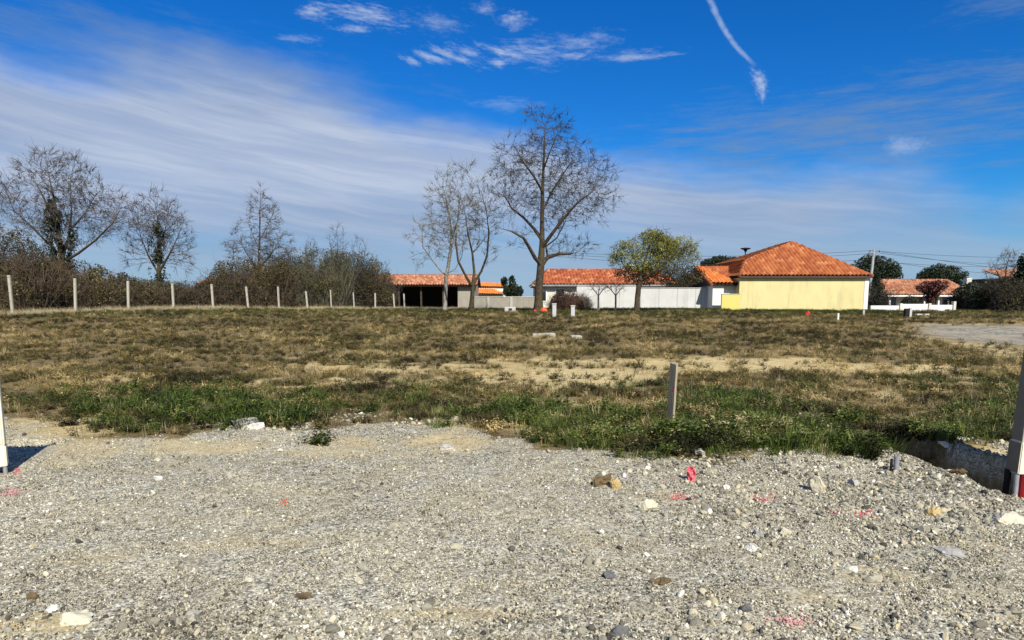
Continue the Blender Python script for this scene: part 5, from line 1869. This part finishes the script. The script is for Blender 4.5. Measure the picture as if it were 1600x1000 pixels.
xr = at(1588, 742, 5.95).x
zb_r = at(1588, 742, 5.95).z
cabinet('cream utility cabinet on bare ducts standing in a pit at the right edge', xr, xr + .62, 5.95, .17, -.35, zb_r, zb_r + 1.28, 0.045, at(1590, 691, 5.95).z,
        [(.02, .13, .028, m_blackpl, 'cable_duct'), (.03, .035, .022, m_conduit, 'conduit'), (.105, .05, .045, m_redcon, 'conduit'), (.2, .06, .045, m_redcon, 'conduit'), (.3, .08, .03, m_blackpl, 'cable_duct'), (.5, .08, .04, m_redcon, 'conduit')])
xl = at(11.5, 728, 6.1).x
zb_l = at(12, 729, 6.1).z
cabinet('cream utility cabinet cut by the left edge of the view', xl - .42, xl, 6.1, .17, -.1, zb_l, zb_l + 1.2, 0.0, at(8, 695, 6.1).z,
        [(.40, .03, .018, m_conduit, 'conduit'), (.3, .04, .04, m_conduit, 'conduit'), (.2, .05, .04, m_redcon, 'conduit'), (.1, .08, .03, m_blackpl, 'cable_duct')], rot=R(33))
MATS['cream_cabinet'].node_tree.nodes['Principled BSDF'].inputs['Roughness'].default_value = .5

# pipe stub at the rim of the pit
p = ground_pt(1400, 738)
rt = empty('pipe_stub', (p.x, p.y, p.z))
tag(rt, 'short grey pipe stub sticking out of the gravel by the pit', 'pipe')
MB().tube([(p.x, p.y, p.z - .08), (p.x - .005, p.y, p.z + .15)], .022, 16).build('tube', m_conduit, rt)
MB().tube([(p.x - .04, p.y + .02, p.z - .08), (p.x - .037, p.y + .02, p.z + .12)], .012, 12).build('duct', m_blackpl, rt)

# ------------------------------------------------------------------ single stones that stand out
def rock_mat(name, a, b_, c=(.3, .27, .2)):
    return pmat(name, mottled(a, b_, 14, 5, extra=(c, 5, .52, .7), bump_amt=1), bump=(.7, .01), rough=.92, spec=.15)


m_lime = rock_mat('limestone', (0.46, 0.42, 0.31), (0.62, 0.57, 0.44), (.5, .42, .26))
m_greyst = rock_mat('grey_stone', (0.30, 0.29, 0.27), (0.46, 0.44, 0.40), (.2, .18, .15))
m_ochre = rock_mat('ochre_stone', (0.40, 0.28, 0.12), (0.52, 0.40, 0.20), (.3, .2, .1))
m_clod = rock_mat('earth_clod', (0.10, 0.07, 0.035), (0.19, 0.135, 0.07), (.07, .05, .03))
m_whitest = rock_mat('white_stone', (0.52, 0.50, 0.45), (0.68, 0.66, 0.60), (.55, .53, .48))
m_blackst = rock_mat('dark_stone', (0.08, 0.08, 0.082), (0.16, 0.155, 0.15), (.16, .15, .15))


def hero_rock(seed, flat, rough=.16):
    """A broken stone: planes cut off a ball, crisp edges, rough faces."""
    r_ = random.Random(seed)
    bm = bmesh.new()
    bmesh.ops.create_icosphere(bm, subdivisions=4, radius=.5)
    cuts = [(Vector((r_.gauss(0, 1), r_.gauss(0, 1), r_.gauss(0, 1))).normalized(), r_.uniform(.22, .38)) for _ in range(13)]
    ox = r_.random() * 50
    for v in bm.verts:
        for n, d in cuts:
            k = v.co.dot(n)
            if k > d:
                v.co -= n * (k - d)
    co = np.array([v.co[:] for v in bm.verts])
    nz = fbm(co[:, 0] * 7 + ox, co[:, 1] * 7 + co[:, 2] * 5, seed, 4) + fbm(co[:, 2] * 11 + ox, co[:, 0] * 9 - co[:, 1] * 6, seed + 3, 3) - 1.0
    for v, k in zip(bm.verts, nz):
        v.co *= 1 + rough * k
        v.co.z *= flat * 1.25
    me = bpy.data.meshes.new('rock')
    bm.to_mesh(me)
    bm.free()
    return me


def stone(px, py, w_, h_, mat, label, cat='stone', name='loose_stone', seed=0, flat=.7, rot=0.0):
    p = ground_pt(px, py)
    wm = w_ / F * p.y
    me = hero_rock(500 + seed, h_ / w_ * 1.25, .75 if name == 'earth_clod' or mat is m_clod else .30)
    o = link(name, me, mat)
    o.location = (p.x, p.y + wm * .3, p.z + wm * h_ / w_ * .20)
    o.scale = (wm * 1.15, wm, wm)
    o.rotation_euler = (0, 0, rot)
    tag(o, label, cat)
    return o


stone(1281, 772, 36, 30, m_lime, 'large cream limestone lump on the gravel below the grass at the right', seed=1)
stone(942, 760, 46, 22, m_clod, 'brown clod of earth on the gravel left of the pink marks', 'clod', 'earth_clod', seed=2)
stone(962, 765, 24, 16, m_ochre, 'ochre lump touching the brown clod of earth', seed=3)
stone(1462, 808, 30, 18, m_ochre, 'flat ochre stone standing alone below the pipe stub', seed=4)
stone(1594, 822, 60, 16, m_lime, 'flat cream slab at the foot of the right cabinet', 'slab', 'stone_slab', seed=5)
stone(1458, 722, 34, 16, m_clod, 'lump in the pit behind the pipe stub, darkened to look shaded', seed=6)  # earth colour on these two stones paints in the shade of the pit
stone(1500, 744, 30, 14, m_clod, 'second lump in the pit, nearer the right cabinet, darkened to look shaded', seed=7)
stone(376, 668, 44, 20, m_greyst, 'pale grey rock at the left edge of the small rock heap by the grass', seed=8)
stone(398, 672, 34, 14, m_whitest, 'white rock at the right of the small heap by the grass', seed=9)
stone(1508, 690, 26, 8, m_whitest, 'thin white stone in the grass left of the right cabinet', seed=10)
stone(1480, 700, 20, 8, m_whitest, 'small white chip in the grass behind the pit', seed=11)
stone(955, 905, 26, 12, m_blackst, 'dark stone in the lower middle of the gravel', seed=12)
stone(1036, 921, 32, 15, m_clod, 'brown and tan stone in the lower middle of the gravel', seed=13)
stone(967, 996, 34, 18, m_blackst, 'dark blue grey stone at the bottom edge', seed=14)
stone(46, 940, 20, 10, m_clod, 'small dark brown stone near the lower left corner', seed=15)
stone(76, 960, 22, 12, m_whitest, 'white shard lying on the sandy patch at the lower left', seed=16, rot=.7)
stone(106, 985, 52, 26, m_lime, 'cream rock half sunk in the sandy corner at the lower left', seed=17)
stone(302, 968, 26, 18, m_greyst, 'squarish grey stone near the bottom left', seed=18)
stone(470, 938, 34, 8, m_clod, 'flat dark flake near the bottom, left of the middle', seed=19)
stone(559, 918, 16, 16, m_lime, 'small cream stone left of the middle near the bottom', seed=20)
stone(1230, 838, 26, 10, m_lime, 'flat pale brown stone below the right pink streak', seed=21)
stone(1180, 866, 30, 16, m_whitest, 'long pale splinter of stone right of the middle', seed=22, rot=-.6)
stone(1188, 842, 22, 12, m_greyst, 'pale squarish stone above the long splinter', seed=23)
stone(1497, 873, 62, 10, m_greyst, 'long flat grey sliver at the lower right', seed=24)
stone(1167, 960, 18, 14, m_blackst, 'small black stone at the lower right of the middle', seed=25)
stone(700, 704, 26, 10, m_greyst, 'low grey stone on the sandy strip before the grass', seed=26)
stone(437, 707, 12, 8, m_whitest, 'little white pebble on the gravel below the left grass', seed=27)
stone(1015, 800, 30, 16, m_lime, 'pale yellow lump left of the pink painted stones', seed=28)
stone(1094, 712, 20, 12, m_greyst, 'grey rock nestled in the dark weeds under the stake', seed=29)
stone(1070, 672, 40, 16, m_lime, 'pale rock just right of the foot of the survey stake', seed=30)
stone(245, 752, 16, 9, m_whitest, 'small white stone on the gravel below the left grass band', seed=31)
stone(1340, 760, 20, 12, m_greyst, 'grey lump between the cream limestone and the pipe stub', seed=32)
stone(90, 822, 12, 8, m_whitest, 'tiny white stone on the gravel at the left', seed=33)


def paint_patch(px, py, w_, h_, mat, label, seed, n=26):
    """Sprayed chips: a cluster of small painted stones."""
    r_ = random.Random(seed)
    bm = bmesh.new()
    c = ground_pt(px, py)
    n = int(n * 1.8)
    for k in range(n):
        q = ground_pt(px + r_.gauss(0, w_ * .27), py + r_.gauss(0, h_ * .27))
        q = q + Vector((0, r_.uniform(-.03, .03), 0))
        q.z = float(H(q.x, q.y))
        me = rock_mesh(700 + seed * 40 + k, 1, .5)
        s_ = r_.uniform(.007, .022) * (1.4 if k < 4 else 1)
        tmp = bmesh.new(); tmp.from_mesh(me)
        M_ = Matrix.Translation(q + Vector((0, 0, .009))) @ Matrix.Rotation(r_.random() * 6, 4, 'Z') @ Matrix.Scale(s_, 4)
        tmp.transform(M_)
        tmp.to_mesh(me); tmp.free()
        bm.from_mesh(me)
        bpy.data.meshes.remove(me)
    me = bpy.data.meshes.new('paint')
    bm.to_mesh(me); bm.free()
    o = link('painted_stones', me, mat)
    tag(o, label, 'paint mark')


paint_patch(1060, 779, 40, 12, m_pink, 'bright pink sprayed stones just below the pink flag', 1, 42)
paint_patch(1056, 752, 30, 22, m_faintpink, 'faint pink speckled stones left of the pink flag', 2, 18)
paint_patch(1187, 782, 44, 10, m_pink, 'long pink sprayed streak right of the pink flag', 3, 36)
paint_patch(1350, 806, 26, 12, m_pink, 'small pink sprayed patch at the right of the gravel', 4, 20)
paint_patch(1304, 802, 18, 12, m_faintpink, 'faint pink speckles left of the small pink patch', 5, 12)
paint_patch(446, 789, 16, 10, m_orange, 'small orange sprayed chip cluster on the left gravel', 6, 10)
paint_patch(1235, 976, 60, 16, m_faintpink, 'washed out pink stones near the bottom right', 7, 60)
paint_patch(20, 772, 30, 12, m_faintpink, 'pink speckles on the gravel at the left edge', 8, 50)
paint_patch(26, 737, 8, 20, m_pink, 'thin red dash of paint beside the left cabinet', 9, 24)
p = ground_pt(1082, 752)
m = MB()
fr_ = random.Random(12)
FG = [[p + Vector((-.035 + .07 * i / 4 - .012 * j / 5 + fr_.uniform(-.007, .007), .02 * math.sin(i * 1.9 + j) + .008 * j, .128 * j / 5 - .01 * abs(i - 2) * (j > 3) + fr_.uniform(-.006, .006))) for i in range(5)] for j in range(6)]
for j in range(5):
    for i in range(4):
        m.quad(FG[j][i], FG[j][i + 1], FG[j + 1][i + 1], FG[j + 1][i])
fo = m.build('survey_flag', m_pink, None)
sm = fo.modifiers.new('thick', 'SOLIDIFY'); sm.thickness = .003
tag(fo, 'small bright pink plastic flag in front of the dark weeds', 'flag')

# dark weed clumps in front of the stake
P = []
for (px, py, rx, ry, n_) in ((1085, 700, 62, 16, 210), (1050, 690, 40, 14, 90), (1125, 692, 45, 14, 90), (1160, 685, 40, 14, 50), (1355, 718, 26, 8, 40), (1415, 690, 36, 8, 60), (1010, 700, 40, 12, 60), (498, 692, 12, 5, 24), (250, 668, 60, 10, 40)):
    for k in range(n_):
        q = ground_pt(px + rng.normal(0, rx * .5), py + rng.normal(0, ry * .5))
        if rng.random() < .27: P.append(tuple(q))
P = np.array(P)
n_ = len(P)
scatter('dark_weeds', P, euler_rand(n_, False, .25), np.repeat((.6 + .7 * rng.random(n_))[:, None], 3, 1), rng.integers(0, 4, n_), np.clip(rng.normal(.4, .25, n_), 0, 1), c_dark, 'dark leafy weeds along the front edge of the grass')
